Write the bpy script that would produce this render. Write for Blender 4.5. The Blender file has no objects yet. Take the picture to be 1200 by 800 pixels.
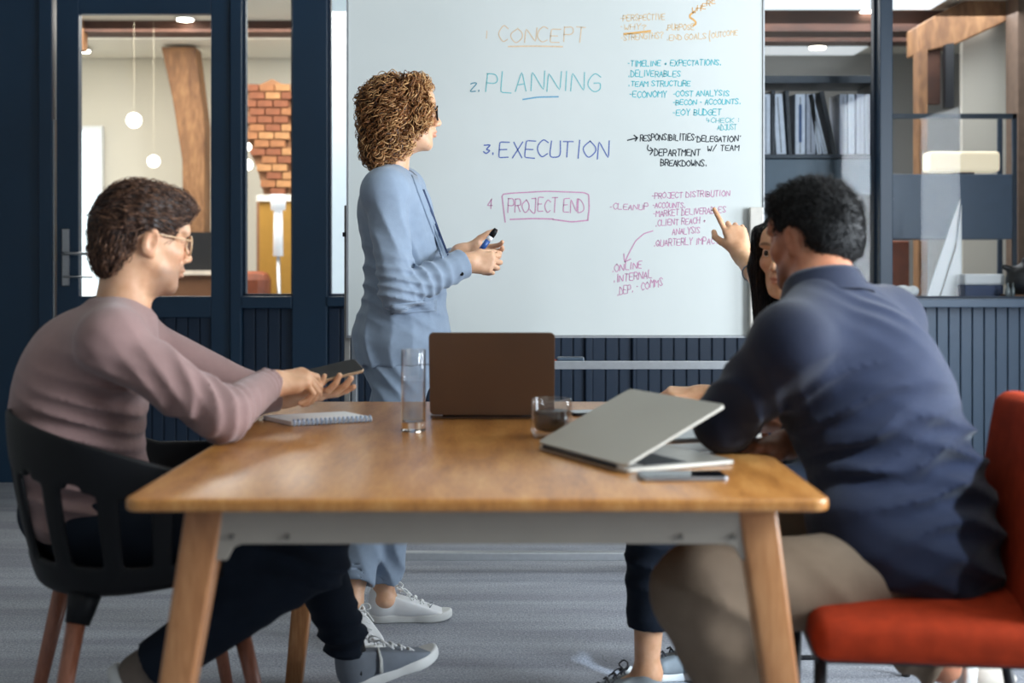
import bpy, bmesh, math, random
import numpy as np
from mathutils import Vector, Matrix

C = bpy.context.scene.collection
scene = bpy.context.scene

# ------------------------------------------------------------------ camera
FPX = 1500.0; HOR = 308.0; CAMH = 1.10
cam_d = bpy.data.cameras.new('camera'); cam = bpy.data.objects.new('camera', cam_d); C.objects.link(cam)
cam.location = (0, 0, CAMH); cam.rotation_euler = (math.pi/2, 0, 0)
cam_d.sensor_width = 36; cam_d.lens = FPX/1200*36; cam_d.shift_y = -(400-HOR)/1200
cam_d.dof.use_dof = True; cam_d.dof.focus_distance = 4.05; cam_d.dof.aperture_fstop = 2.6
cam_d.clip_start = 0.05
scene.camera = cam

# ------------------------------------------------------------------ world, lights, exposure
w = bpy.data.worlds.new('world'); scene.world = w; w.use_nodes = True
bg = w.node_tree.nodes['Background']; bg.inputs[0].default_value = (0.62, 0.72, 0.86, 1); bg.inputs[1].default_value = 0.20

def area(name, loc, aim, sx, sy, power, col):
    d = bpy.data.lights.new(name, 'AREA'); d.shape = 'RECTANGLE'; d.size = sx; d.size_y = sy
    d.energy = power; d.color = col
    o = bpy.data.objects.new(name, d); C.objects.link(o); o.location = loc
    o.rotation_euler = (Vector(aim)-Vector(loc)).to_track_quat('-Z', 'Y').to_euler()
    return o
# daylight through the tall windows of the right-hand wall, near room
area('window_daylight', (3.17, 3.405, 1.53), (0.0, 3.405, 1.53), .85, 1.36, 48, (0.84, 0.92, 1.0))
area('window_daylight', (3.17, 1.40, 1.70), (0.0, 1.40, 1.70), 1.6, 1.8, 165, (0.84, 0.92, 1.0))
# added unseen spot, makes the sun patch on the navy shirt's back
sd = bpy.data.lights.new('added_back_spot', 'SPOT'); sd.energy = 900; sd.color = (.68, .83, 1.0); sd.spot_size = math.radians(15); sd.spot_blend = 1.0; sd.shadow_soft_size = .06
so = bpy.data.objects.new('added_back_spot', sd); C.objects.link(so); so.location = (2.3, .5, 2.85)
so.rotation_euler = (Vector((.86, 2.40, .90))-Vector((2.3, .5, 2.85))).to_track_quat('-Z', 'Y').to_euler()
# ceiling panels of the room beyond the glass
area('office_ceiling_light', (-2.0, 8.4, 2.7), (-2.0, 8.6, 0), 3.0, 2.0, 95, (1.0, 0.955, 0.88))
area('office_ceiling_light', (1.9, 8.3, 2.7), (1.9, 8.4, 0), 2.6, 1.8, 56, (0.92, 0.96, 1.0))

scene.view_settings.view_transform = 'Standard'; scene.view_settings.look = 'None'
scene.view_settings.gamma = 1.0; scene.view_settings.use_curve_mapping = False
scene.view_settings.exposure = 0.58

# ------------------------------------------------------------------ helpers
def P(px, py, Y):
    return np.array([(px-600)/FPX*Y, Y, CAMH-(py-HOR)/FPX*Y])
def lin(c):
    c = np.array(c, float)/255.0
    return tuple(np.where(c <= .04045, c/12.92, ((c+.055)/1.055)**2.4)) + (1.0,)
def V(*a): return np.array(a, float)
def unit(v): v = np.array(v, float); return v/np.linalg.norm(v)

def newmat(name):
    m = bpy.data.materials.new(name); m.use_nodes = True
    nt = m.node_tree; b = nt.nodes['Principled BSDF']
    return m, nt, b
def noise(nt, scale, detail=3, vec=None, rough=.5):
    n = nt.nodes.new('ShaderNodeTexNoise'); n.inputs['Scale'].default_value = scale
    n.inputs['Detail'].default_value = detail; n.inputs['Roughness'].default_value = rough
    if vec is not None: nt.links.new(vec, n.inputs['Vector'])
    return n
def mapping(nt, sc, kind='Object', rot=(0,0,0)):
    t = nt.nodes.new('ShaderNodeTexCoord'); m = nt.nodes.new('ShaderNodeMapping')
    m.inputs['Scale'].default_value = sc; m.inputs['Rotation'].default_value = rot
    nt.links.new(t.outputs[kind], m.inputs[0]); return m.outputs[0]
def ramp(nt, fac, stops):
    r = nt.nodes.new('ShaderNodeValToRGB'); e = r.color_ramp.elements
    while len(e) < len(stops): e.new(.5)
    for el, (p, c) in zip(e, stops): el.position = p; el.color = c
    nt.links.new(fac, r.inputs[0]); return r.outputs[0]
def bump(nt, b, h, strength, dist=.01):
    n = nt.nodes.new('ShaderNodeBump'); n.inputs['Strength'].default_value = strength
    n.inputs['Distance'].default_value = dist
    nt.links.new(h, n.inputs['Height']); nt.links.new(n.outputs[0], b.inputs['Normal']); return n
MATS = {}
def mat(name, col, rough=.5, metal=0, var=.12, nscale=20, bmp=0, bscale=200, coat=0, sheen=0, emit=None, estr=0, spec=.5, map_scale=(1,1,1)):
    if name in MATS: return MATS[name]
    m, nt, b = newmat(name); c = lin(col)
    vec = mapping(nt, map_scale)
    n = noise(nt, nscale, 4, vec)
    lo = tuple(x*(1-var) for x in c[:3])+(1,); hi = tuple(min(1, x*(1+var)) for x in c[:3])+(1,)
    nt.links.new(ramp(nt, n.outputs[0], [(.3, lo), (.7, hi)]), b.inputs['Base Color'])
    b.inputs['Roughness'].default_value = rough; b.inputs['Metallic'].default_value = metal
    b.inputs['Specular IOR Level'].default_value = spec
    if coat: b.inputs['Coat Weight'].default_value = coat; b.inputs['Coat Roughness'].default_value = .15
    if sheen: b.inputs['Sheen Weight'].default_value = sheen
    if bmp:
        n2 = noise(nt, bscale, 3, vec); bump(nt, b, n2.outputs[0], bmp, .003)
    if emit is not None:
        b.inputs['Emission Color'].default_value = lin(emit); b.inputs['Emission Strength'].default_value = estr
    MATS[name] = m; return m
def glassmat(name, tint=(1,1,1), refl=1.0, ior=1.45):
    # thin clear sheet: clear transmission with a fresnel reflection
    m = bpy.data.materials.new(name); m.use_nodes = True; nt = m.node_tree; nt.nodes.clear()
    o = nt.nodes.new('ShaderNodeOutputMaterial'); t = nt.nodes.new('ShaderNodeBsdfTransparent'); g = nt.nodes.new('ShaderNodeBsdfGlossy')
    f = nt.nodes.new('ShaderNodeLayerWeight'); f.inputs[0].default_value = .5; pw_ = nt.nodes.new('ShaderNodeMath'); pw_.operation = 'POWER'; pw_.inputs[1].default_value = 4.0; ma_ = nt.nodes.new('ShaderNodeMath'); ma_.operation = 'MULTIPLY_ADD'; ma_.inputs[1].default_value = .7; ma_.inputs[2].default_value = .04; nt.links.new(f.outputs['Facing'], pw_.inputs[0]); nt.links.new(pw_.outputs[0], ma_.inputs[0]); mx = nt.nodes.new('ShaderNodeMixShader'); mu = nt.nodes.new('ShaderNodeMath'); mu.operation = 'MULTIPLY'
    mu.inputs[1].default_value = refl
    t.inputs[0].default_value = (*tint, 1); g.inputs['Roughness'].default_value = .02
    nt.links.new(ma_.outputs[0], mu.inputs[0]); nt.links.new(mu.outputs[0], mx.inputs[0])
    nt.links.new(t.outputs[0], mx.inputs[1]); nt.links.new(g.outputs[0], mx.inputs[2]); nt.links.new(mx.outputs[0], o.inputs[0])
    return m

def tag(o, label=None, cat=None, group=None, kind=None):
    if label: o['label'] = label
    if cat: o['category'] = cat
    if group: o['group'] = group
    if kind: o['kind'] = kind
    return o
def empty(name, loc, label=None, cat=None, group=None, kind=None):
    o = bpy.data.objects.new(name, None); C.objects.link(o); o.location = loc; o.empty_display_size = .05
    return tag(o, label, cat, group, kind)
def link(name, me, mats, parent=None, smooth=False):
    o = bpy.data.objects.new(name, me); C.objects.link(o)
    for m in (mats if isinstance(mats, (list, tuple)) else [mats]): me.materials.append(m)
    if smooth:
        me.polygons.foreach_set('use_smooth', np.ones(len(me.polygons), bool))
    if parent is not None:
        o.parent = parent; o.matrix_parent_inverse = Matrix.Translation(-worldloc(parent))
    return o
def worldloc(o):
    v = Vector(o.location)
    if o.parent: 
        v = o.matrix_parent_inverse @ v
        v = v + worldloc(o.parent)
    return v
def meshobj(name, v, f, mats, parent=None, smooth=False, mi=None):
    me = bpy.data.meshes.new(name)
    v = np.asarray(v, float)
    if isinstance(f, np.ndarray):
        n, k = f.shape
        me.vertices.add(len(v)); me.vertices.foreach_set('co', v.ravel())
        me.loops.add(n*k); me.loops.foreach_set('vertex_index', f.ravel().astype(np.int32))
        me.polygons.add(n); me.polygons.foreach_set('loop_start', np.arange(0, n*k, k, dtype=np.int32))
        try: me.polygons.foreach_set('loop_total', np.full(n, k, np.int32))
        except Exception: pass
        me.update(calc_edges=True); me.validate()
    else:
        me.from_pydata([tuple(p) for p in v], [], [tuple(q) for q in f]); me.update()
    o = link(name, me, mats, parent, smooth)
    if mi is not None: me.polygons.foreach_set('material_index', np.asarray(mi, np.int32))
    return o

def cr(pts, n=6):
    pts = [np.array(p, float) for p in pts]; q = [2*pts[0]-pts[1]]+pts+[2*pts[-1]-pts[-2]]; out = []
    for i in range(1, len(q)-2):
        for k in range(n):
            t = k/n; a, b, c, d = q[i-1], q[i], q[i+1], q[i+2]
            out.append(.5*((2*b)+(-a+c)*t+(2*a-5*b+4*c-d)*t*t+(-a+3*b-3*c+d)*t**3))
    return out+[pts[-1]]
class MB:
    """collects boxes, tubes, lathes, prisms and links them as ONE mesh"""
    def __init__(s): s.v = []; s.f = []; s.mi = []; s.m = 0
    def add(s, v, f):
        b = len(s.v); s.v += [tuple(map(float, p)) for p in v]; s.f += [tuple(i+b for i in q) for q in f]; s.mi += [s.m]*len(f)
    def box(s, lo, hi, R=None, o=(0,0,0)):
        lo = np.minimum(lo, hi) if False else np.array(lo, float); hi = np.array(hi, float)
        v = np.array([[(lo, hi)[i][0], (lo, hi)[j][1], (lo, hi)[k][2]] for i in (0,1) for j in (0,1) for k in (0,1)])
        if R is not None: v = v@np.array(R).T
        v = v+np.array(o)
        s.add(v, [(0,1,3,2),(4,6,7,5),(0,4,5,1),(2,3,7,6),(0,2,6,4),(1,5,7,3)]); return s
    def prism(s, pts, z0, z1, R=None, o=(0,0,0)):
        n = len(pts); v = np.array([[p[0], p[1], z0] for p in pts]+[[p[0], p[1], z1] for p in pts])
        if R is not None: v = v@np.array(R).T
        v = v+np.array(o)
        s.add(v, [tuple(range(n))[::-1], tuple(range(n, 2*n))]+[(i, (i+1) % n, n+(i+1) % n, n+i) for i in range(n)]); return s
    def tube(s, pts, r, n=8, closed=False, flat=1.0):
        pts = [np.array(p, float) for p in pts]; m = len(pts)
        rs = r if hasattr(r, '__len__') else [r]*m
        up = None; V_ = []
        for i, p in enumerate(pts):
            a = pts[(i-1) % m] if (closed or i > 0) else p; b = pts[(i+1) % m] if (closed or i < m-1) else p
            t = unit(b-a)
            if up is None:
                up = np.cross(t, [0,0,1]); 
                if np.linalg.norm(up) < .1: up = np.cross(t, [1,0,0])
            up = unit(up-t*np.dot(up, t)); w_ = np.cross(t, up)
            for k in range(n):
                an = 2*math.pi*k/n; V_.append(p+rs[i]*(math.cos(an)*up+flat*math.sin(an)*w_))
        f = []
        for i in range(m if closed else m-1):
            j = (i+1) % m
            for k in range(n): f.append((i*n+k, i*n+(k+1) % n, j*n+(k+1) % n, j*n+k))
        if not closed: f += [tuple(range(n))[::-1], tuple((m-1)*n+k for k in range(n))]
        s.add(V_, f); return s
    def lathe(s, prof, c, n=32):
        v = [(c[0]+r*math.cos(2*math.pi*k/n), c[1]+r*math.sin(2*math.pi*k/n), c[2]+z) for r, z in prof for k in range(n)]
        m = len(prof)
        f = [(i*n+k, i*n+(k+1) % n, (i+1)*n+(k+1) % n, (i+1)*n+k) for i in range(m-1) for k in range(n)]
        if prof[0][0] > 1e-4: f.append(tuple(range(n))[::-1])
        if prof[-1][0] > 1e-4: f.append(tuple((m-1)*n+k for k in range(n)))
        s.add(v, f); return s
    def build(s, name, mats, parent=None, smooth=False, bevel=0, seg=2, merge=False):
        o = meshobj(name, s.v, s.f, mats, parent, False, s.mi)
        me = o.data
        if bevel or merge:
            bm = bmesh.new(); bm.from_mesh(me)
            if merge: bmesh.ops.remove_doubles(bm, verts=bm.verts, dist=1e-5)
            if bevel:
                bm.normal_update()
                ed = [e for e in bm.edges if len(e.link_faces) == 2 and e.calc_face_angle(0) > .6]
                bmesh.ops.bevel(bm, geom=ed, offset=bevel, segments=seg, profile=.5, affect='EDGES', clamp_overlap=True)
            bm.to_mesh(me); bm.free()
        if smooth:
            me.polygons.foreach_set('use_smooth', np.ones(len(me.polygons), bool))
            md = None
        return o
def boxobj(name, lo, hi, m, parent=None, bevel=0, kind=None):
    o = MB().box(lo, hi).build(name, m, parent, bevel=bevel)
    if kind: o['kind'] = kind
    return o
def smooth_by_angle(o, ang=40):
    me = o.data; bm = bmesh.new(); bm.from_mesh(me)
    for e in bm.edges:
        if len(e.link_faces) == 2: e.smooth = e.calc_face_angle(0) < math.radians(ang)
    for f in bm.faces: f.smooth = True
    bm.to_mesh(me); bm.free()

# ------------------------------------------------------------------ implicit surfaces
def smin(a, b, k):
    if k <= 0: return np.minimum(a, b)
    h = np.clip(.5+.5*(b-a)/k, 0, 1); return b*(1-h)+a*h-k*h*(1-h)
def smax(a, b, k): return -smin(-a, -b, k)
class SDF:
    def __init__(s): s.ops = []; s.pts = []
    def _pt(s, p, r): s.pts += [np.array(p)-r, np.array(p)+r]
    def cap(s, a, b, ra, rb=None, k=.01, flat=False, sub=False):
        a = np.array(a, float); b = np.array(b, float); rb = ra if rb is None else rb
        s.ops.append(('cap', a, b, ra, rb, k, flat, sub))
        if not sub: s._pt(a, ra+.02); s._pt(b, rb+.02)
        return s
    def chain(s, pts, rs, k=.01, flat=False):
        for i in range(len(pts)-1): s.cap(pts[i], pts[i+1], rs[i], rs[i+1], k, flat and i == len(pts)-2)
        return s
    def ell(s, c, r, R=None, k=.01, sub=False):
        c = np.array(c, float); r = np.array(r, float); R = np.eye(3) if R is None else np.array(R, float)
        s.ops.append(('ell', c, r, R, k, sub))
        if not sub: s._pt(c, r.max()+.02)
        return s
    def cut(s, p, n, k=.004):           # removes the side the normal points to
        s.ops.append(('cut', np.array(p, float), unit(n), k)); return s
    def off(s, g): s.ops.append(('off', g)); return s
    def fold(s, c, rad, d, wl, amp, ph=0.0):
        s.ops.append(('fold', np.array(c, float), rad, unit(d), wl, amp, ph)); return s
    def fn(s, f): s.ops.append(('fn', f)); return s
    def merge(s, o, k): s.ops.append(('mrg', o, k)); s.pts += o.pts; return s
    def minus(s, o, k=.003): s.ops.append(('mns', o, k)); return s
    def __call__(s, p):
        d = np.full(len(p), 1e3)
        for o in s.ops:
            t = o[0]
            if t == 'cap':
                _, a, b, ra, rb, k, flat, sub = o
                ba = b-a; L = max(1e-9, ba@ba); q = p-a; h0 = (q@ba)/L; h = np.clip(h0, 0, 1)
                e = np.sqrt(((q-h[:, None]*ba)**2).sum(1))-(ra+(rb-ra)*h)
                if flat: e = smax(e, (h0-1)*math.sqrt(L), .004)
                d = smax(d, -e, k) if sub else smin(d, e, k)
            elif t == 'ell':
                _, c, r, R, k, sub = o
                q = (p-c)@R; k0 = np.sqrt(((q/r)**2).sum(1)); k1 = np.sqrt(((q/(r*r))**2).sum(1))+1e-9
                e = k0*(k0-1)/k1
                d = smax(d, -e, k) if sub else smin(d, e, k)
            elif t == 'cut': d = smax(d, (p-o[1])@o[2], o[3])
            elif t == 'off': d = d-o[1]
            elif t == 'fold':
                _, c, rad, n, wl, amp, ph = o
                q = p-c; g = np.exp(-(q**2).sum(1)/(rad*rad))
                wv = .5*np.sin(q[:, 2]*31+q[:, 0]*17+ph)+.5*np.sin(q[:, 1]*27-q[:, 0]*21+ph*2)
                u = (q@n)/wl*2*math.pi+1.6*wv+ph
                d = d-1.6*amp*g*(np.abs(np.sin(u*.5))**.85*2-1.2)*-1
            elif t == 'fn': d = o[1](p, d)
            elif t == 'mrg': d = smin(d, o[1](p), o[2])
            elif t == 'mns': d = smax(d, -o[1](p), o[2])
        return d
def surfnet(f, lo, hi, h):
    lo = np.array(lo, float); hi = np.array(hi, float); B = 8
    nb = np.ceil((hi-lo)/(B*h)).astype(int)+1; n = nb*B
    I, J, K = np.meshgrid(*[np.arange(x) for x in nb], indexing='ij')
    bi = np.stack([I.ravel(), J.ravel(), K.ravel()], 1)
    cen = lo+(bi*B+B/2)*h; d = f(cen)
    G = np.repeat(np.repeat(np.repeat(np.where(d < 0, -1., 1.).reshape(nb), B, 0), B, 1), B, 2)
    keep = bi[np.abs(d) < B*h*.87*1.25+.02]
    a = np.arange(B); A = np.stack([x.ravel() for x in np.meshgrid(a, a, a, indexing='ij')], 1)
    for s in range(0, len(keep), 600):
        ij = (keep[s:s+600, None, :]*B+A[None]).reshape(-1, 3)
        G[ij[:, 0], ij[:, 1], ij[:, 2]] = f(lo+ij*h)
    G[0] = G[-1] = 1; G[:, 0] = G[:, -1] = 1; G[:, :, 0] = G[:, :, -1] = 1
    ins = G < 0
    c8 = [ins[i:n[0]-1+i, j:n[1]-1+j, k:n[2]-1+k] for i in (0,1) for j in (0,1) for k in (0,1)]
    cnt = sum(c.astype(np.int8) for c in c8); act = (cnt > 0) & (cnt < 8)
    ci = np.argwhere(act)
    if len(ci) == 0: return np.zeros((0, 3)), np.zeros((0, 4), int)
    idx = np.full(act.shape, -1, np.int64); idx[act] = np.arange(len(ci))
    acc = np.zeros((len(ci), 3)); num = np.zeros(len(ci))
    for ax in range(3):
        o1, o2 = [x for x in range(3) if x != ax]
        for u in (0, 1):
            for v_ in (0, 1):
                a0 = np.zeros(3, int); a0[o1] = u; a0[o2] = v_; a1 = a0.copy(); a1[ax] = 1
                p0 = ci+a0; p1 = ci+a1
                g0 = G[p0[:, 0], p0[:, 1], p0[:, 2]]; g1 = G[p1[:, 0], p1[:, 1], p1[:, 2]]
                m = (g0 < 0) != (g1 < 0); t = np.where(m, g0/np.where(m, g0-g1, 1), 0)
                pt = a0+t[:, None]*(a1-a0); acc[m] += pt[m]; num[m] += 1
    verts = lo+(ci+acc/num[:, None])*h
    faces = []
    for ax in range(3):
        o1, o2 = [(1, 2), (2, 0), (0, 1)][ax]
        sl0 = [slice(1, -1)]*3; sl0[ax] = slice(0, -1); sl1 = [slice(1, -1)]*3; sl1[ax] = slice(1, None)
        a_, b_ = ins[tuple(sl0)], ins[tuple(sl1)]
        for sgn in (0, 1):
            e = np.argwhere((a_ & ~b_) if sgn == 0 else (~a_ & b_))
            if not len(e): continue
            q = e+1; q[:, ax] -= 1
            def cell(du, dv):
                r = q.copy(); r[:, o1] -= du; r[:, o2] -= dv
                return idx[r[:, 0], r[:, 1], r[:, 2]]
            qd = np.stack([cell(1, 1), cell(0, 1), cell(0, 0), cell(1, 0)], 1)
            faces.append(qd if sgn == 0 else qd[:, ::-1])
    fc = np.concatenate(faces); fc = fc[(fc >= 0).all(1)]
    return verts, fc
def relax(v, f, it=1, lam=.5):
    for _ in range(it):
        acc = np.zeros_like(v); num = np.zeros(len(v))
        for i in range(4):
            a, b = f[:, i], f[:, (i+1) % 4]
            np.add.at(acc, a, v[b]); np.add.at(num, a, 1); np.add.at(acc, b, v[a]); np.add.at(num, b, 1)
        v = v+lam*(acc/np.maximum(num, 1)[:, None]-v)
    return v
def sdfmesh(S, h, it=1):
    pts = np.array(S.pts); v, f = surfnet(S, pts.min(0)-.01, pts.max(0)+.01, h)
    return relax(v, f, it, .45), f
def sdfobj(name, S, h, m, parent=None, it=1):
    v, f = sdfmesh(S, h, it); return meshobj(name, v, f, m, parent, True)
def joinmesh(parts):
    v = []; f = []; n = 0
    for a, b in parts: v.append(a); f.append(b+n); n += len(a)
    return np.concatenate(v), np.concatenate(f)
def setcol(o, cols, name='tone'):
    at = o.data.color_attributes.new(name, 'FLOAT_COLOR', 'POINT')
    c = np.ones((len(o.data.vertices), 4)); c[:, :3] = cols; at.data.foreach_set('color', c.ravel())
def frame(f, up):
    """columns right, forward, up"""
    f = unit(f); r = unit(np.cross(f, up)); u = np.cross(r, f); return np.stack([r, f, u], 1)
# ================================================================== materials
navy = mat('navy_paint', (20, 50, 74), .42, var=.06, nscale=3)
navy_d = mat('navy_paint_dark', (19, 40, 62), .5, var=.06, nscale=3)
white_wall = mat('white_plaster', (214, 210, 198), .8, var=.03, nscale=2)
cream = mat('cream_plaster', (228, 224, 210), .8, var=.03, nscale=1.5)
greyw = mat('grey_plaster', (150, 150, 148), .8, var=.04, nscale=2)
alu = mat('brushed_aluminium', (186, 190, 194), .38, .75, var=.05, nscale=60)
steel = mat('satin_steel', (170, 172, 176), .3, .9, var=.05, nscale=60)
blackm = mat('black_metal', (26, 28, 32), .45, .1, var=.08)
blackp = mat('black_plastic', (11, 12, 15), .5, var=.08, spec=.25)
pane = glassmat('window_glass', (.99, .995, .995), .22)

def carpet():
    m, nt, b = newmat('woven_carpet')
    v = mapping(nt, (1, 1, 1)); v2 = mapping(nt, (14, 90, 1)); v3 = mapping(nt, (.5, 4.5, 1))
    n1 = noise(nt, 160, 3, v); n2 = noise(nt, 6, 3, v2); n3 = noise(nt, 1.6, 3, v3)
    mx = nt.nodes.new('ShaderNodeMix'); mx.data_type = 'FLOAT'; mx.inputs[0].default_value = .5
    nt.links.new(n1.outputs[0], mx.inputs[2]); nt.links.new(n2.outputs[0], mx.inputs[3])
    c = ramp(nt, mx.outputs[0], [(.32, lin((122, 127, 135))), (.52, lin((168, 172, 180))), (.7, lin((206, 210, 218)))])
    c2 = ramp(nt, n3.outputs[0], [(.38, (.66, .66, .68, 1)), (.6, (1, 1, 1, 1))])
    mm = nt.nodes.new('ShaderNodeMix'); mm.data_type = 'RGBA'; mm.blend_type = 'MULTIPLY'; mm.inputs[0].default_value = .8
    nt.links.new(c, mm.inputs[6]); nt.links.new(c2, mm.inputs[7]); nt.links.new(mm.outputs[2], b.inputs['Base Color'])
    b.inputs['Roughness'].default_value = .95; b.inputs['Specular IOR Level'].default_value = .15
    bump(nt, b, mx.outputs[0], .9, .006); return m
def wood(name, c1, c2, c3, sc=(1, 1, 1), rough=.32, coat=.3, rot=(0,0,0), bm=.12):
    m, nt, b = newmat(name); v = mapping(nt, sc, rot=rot)
    n = noise(nt, 3.2, 6, v, .62); n2 = noise(nt, 26, 3, v)
    mx = nt.nodes.new('ShaderNodeMix'); mx.data_type = 'FLOAT'; mx.inputs[0].default_value = .3
    nt.links.new(n.outputs[0], mx.inputs[2]); nt.links.new(n2.outputs[0], mx.inputs[3])
    nt.links.new(ramp(nt, mx.outputs[0], [(.34, lin(c1)), (.5, lin(c2)), (.66, lin(c3))]), b.inputs['Base Color'])
    b.inputs['Roughness'].default_value = rough; b.inputs['Coat Weight'].default_value = coat; b.inputs['Coat Roughness'].default_value = .22
    bump(nt, b, n2.outputs[0], bm, .002); return m
oak = wood('oiled_oak', (150, 96, 46), (184, 124, 62), (204, 148, 84), (7, 1.1, 3))
oak_leg = wood('oak_leg', (142, 92, 54), (168, 114, 70), (190, 138, 92), (6, 6, .8))
beamw = wood('timber_beam', (92, 62, 42), (132, 94, 62), (166, 124, 84), (2, 2, .6), .7, 0)
beamd = wood('dark_timber', (52, 32, 24), (78, 48, 36), (96, 62, 46), (.6, 4, 2), .7, 0)
cherry = wood('brown_dowel', (120, 70, 50), (150, 92, 68), (170, 110, 84), (6, 6, .8), .4, .2)

# ================================================================== room shell
WY = 6.40; WS = FPX/WY
def wx(px): return (px-600)/WS
def wz(py): return CAMH-(py-HOR)/WS
fl = MB().box((-3.2, -1.5, -.08), (3.2, 11.2, 0)).build('floor', carpet()); fl['kind'] = 'structure'
CEIL = 2.95
cl = MB().box((-3.2, -1.5, CEIL), (3.2, WY, CEIL+.1)).build('ceiling', white_wall); cl['kind'] = 'structure'
lw = MB().box((-3.3, -1.5, 0), (-3.2, WY+.1, CEIL)).build('wall_left', greyw); lw['kind'] = 'structure'
# right wall with its row of windows (the daylight), out of frame
rw = MB(); rw.box((3.2, -1.5, 0), (3.3, WY+.1, .75)); rw.box((3.2, -1.5, 2.72), (3.3, WY+.1, CEIL))
for y0, y1 in ((-1.5, .6), (2.2, 2.98), (3.83, WY+.1)): rw.box((3.2, y0, .75), (3.3, y1, 2.72))
tag(rw.build('wall_right', white_wall), kind='structure')

# back wall: posts, rails, planked wainscot
back = empty('wall_back', (0, WY, 0), kind='structure')
D0, D1 = WY, WY+.10
def member(name, x0, x1, z0, z1, m=navy, y0=D0, y1=D1, par=back, bev=.004):
    return boxobj(name, (x0, y0, z0), (x1, y1, z1), m, par, bev)
SILL = wz(347); TOP = CEIL
member('wall_panel', -3.2, wx(47), 0, TOP, navy, D0+.01)
member('wall_post', wx(47), wx(62), 0, TOP, navy, D0-.02, D1)
member('wall_post', wx(271), wx(284), 0, TOP, navy, D0-.025)
member('wall_post', wx(343), wx(384), 0, TOP, navy, D0-.02)
member('wall_post', wx(686), wx(694), 0, SILL, navy_d, D0-.02)
member('wall_post', wx(741), wx(745), 0, SILL, navy_d, D0-.02)
member('wall_post', wx(1028), wx(1043), 0, TOP, navy, D0-.05)
member('head_rail', wx(62), 3.2, wz(-14), TOP, navy, D0, D1)
member('sill_rail', wx(284), wx(343), SILL-.06, SILL, navy, D0-.03)
member('sill_rail', wx(384), wx(1028), SILL-.05, SILL, navy, D0-.03)
SR = wz(350)
member('sill_rail', wx(1043), 3.2, SR-.04, SR, mat('navy_paint_lit', (90, 110, 134), .4, var=.05, nscale=3), D0-.10, D1+.25)  # paler navy: window light painted into the right sill and planks
navy_lit = MATS['navy_paint_lit']
member('skirting', wx(62), 3.2, 0, .07, navy_d, D0-.012, D1)
def planks(x0, x1, z0, z1, m, pitch, yf, par=back):
    n = max(1, round((x1-x0)/pitch)); p = (x1-x0)/n; first = None
    for i in range(n):
        if first is None:
            first = boxobj('plank', (x0+.003, yf, z0), (x0+p-.003, yf+.02, z1), m, par, .003); 
        else:
            o = first.copy(); C.objects.link(o); o.location = (i*p, 0, 0)
for a, b, m in ((284, 343, navy_d), (384, 686, navy_d), (694, 741, navy_d), (745, 1028, navy_d)):
    member('backing_panel', wx(a), wx(b), .05, SILL-.05, navy_d, D0+.03, D1)
    planks(wx(a), wx(b), .07, SILL-.06, m, .062, D0+.008)
member('backing_panel', wx(1043), 3.2, .05, SR-.04, navy_d, D0+.03, D1)
planks(wx(1043), 3.19, .07, SR-.04, navy_lit, .060, D0+.005)

def window(name, x0, x1, z0, z1, par_kind='structure'):
    e = empty(name, ((x0+x1)/2, WY, z0), kind='structure')
    fr = MB(); t = .012
    for lo, hi in (((x0, z0), (x0+t, z1)), ((x1-t, z0), (x1, z1)), ((x0+t, z0), (x1-t, z0+t)), ((x0+t, z1-t), (x1-t, z1))):
        fr.box((lo[0], WY+.02, lo[1]), (hi[0], WY+.07, hi[1]))
    fr.build('window_frame', navy_d, e)
    boxobj('window_pane', (x0+t, WY+.042, z0+t), (x1-t, WY+.046, z1-t), pane, e)
window('window_1', wx(284), wx(343), SILL, wz(-14))
window('window_2', wx(384), wx(700), SILL, wz(-14))
window('window_3', wx(700), wx(1028), SILL, wz(-14))
window('window_4', wx(1043), 3.2, SR, wz(-14))

# glazed navy door
door = empty('door_1', (wx(166), WY, 0), kind='structure')
dm = navy
for a, b in ((66, 92), (247, 270)): boxobj('door_stile', (wx(a), WY+.0, .02), (wx(b), WY+.055, wz(-14)), dm, door, .004)
boxobj('door_rail', (wx(92), WY+.002, wz(16)), (wx(247), WY+.053, wz(-14)), dm, door, .003)
boxobj('door_rail', (wx(92), WY+.002, wz(372)), (wx(247), WY+.053, SILL), dm, door, .003)
boxobj('door_rail', (wx(92), WY+.002, .02), (wx(247), WY+.053, .2), dm, door, .003)
boxobj('door_panel', (wx(92), WY+.03, .2), (wx(247), WY+.045, wz(372)), navy_d, door)
x0 = wx(92); n = 11; p = (wx(247)-x0)/n; fo = boxobj('plank', (x0+.003, WY+.018, .2), (x0+p-.003, WY+.03, wz(372)), navy_d, door, .003)
for i in range(1, n):
    o = fo.copy(); C.objects.link(o); o.location = (i*p, 0, 0)
boxobj('door_pane', (wx(92), WY+.026, SILL), (wx(247), WY+.030, wz(16)), pane, door)
hp = boxobj('handle_plate', (wx(73), WY-.012, wz(335)), (wx(82), WY, wz(268)), steel, door, .005); hp['label'] = 'long steel handle plate'
MB().tube([(wx(78), WY-.01, wz(297)), (wx(78), WY-.055, wz(297)), (wx(84), WY-.06, wz(297)), (wx(112), WY-.06, wz(297.5))], .0085, 10).build('lever', steel, hp, True)
MB().tube([(wx(78), WY-.008, wz(324)), (wx(78), WY-.04, wz(324)), (wx(84), WY-.045, wz(324)), (wx(112), WY-.045, wz(324.5))], .005, 8).build('lock_pull', steel, hp, True)
boxobj('trim_1', (wx(62.5), WY-.004, .3), (wx(64), WY+.06, wz(140)), alu, None, kind='structure')

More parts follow.
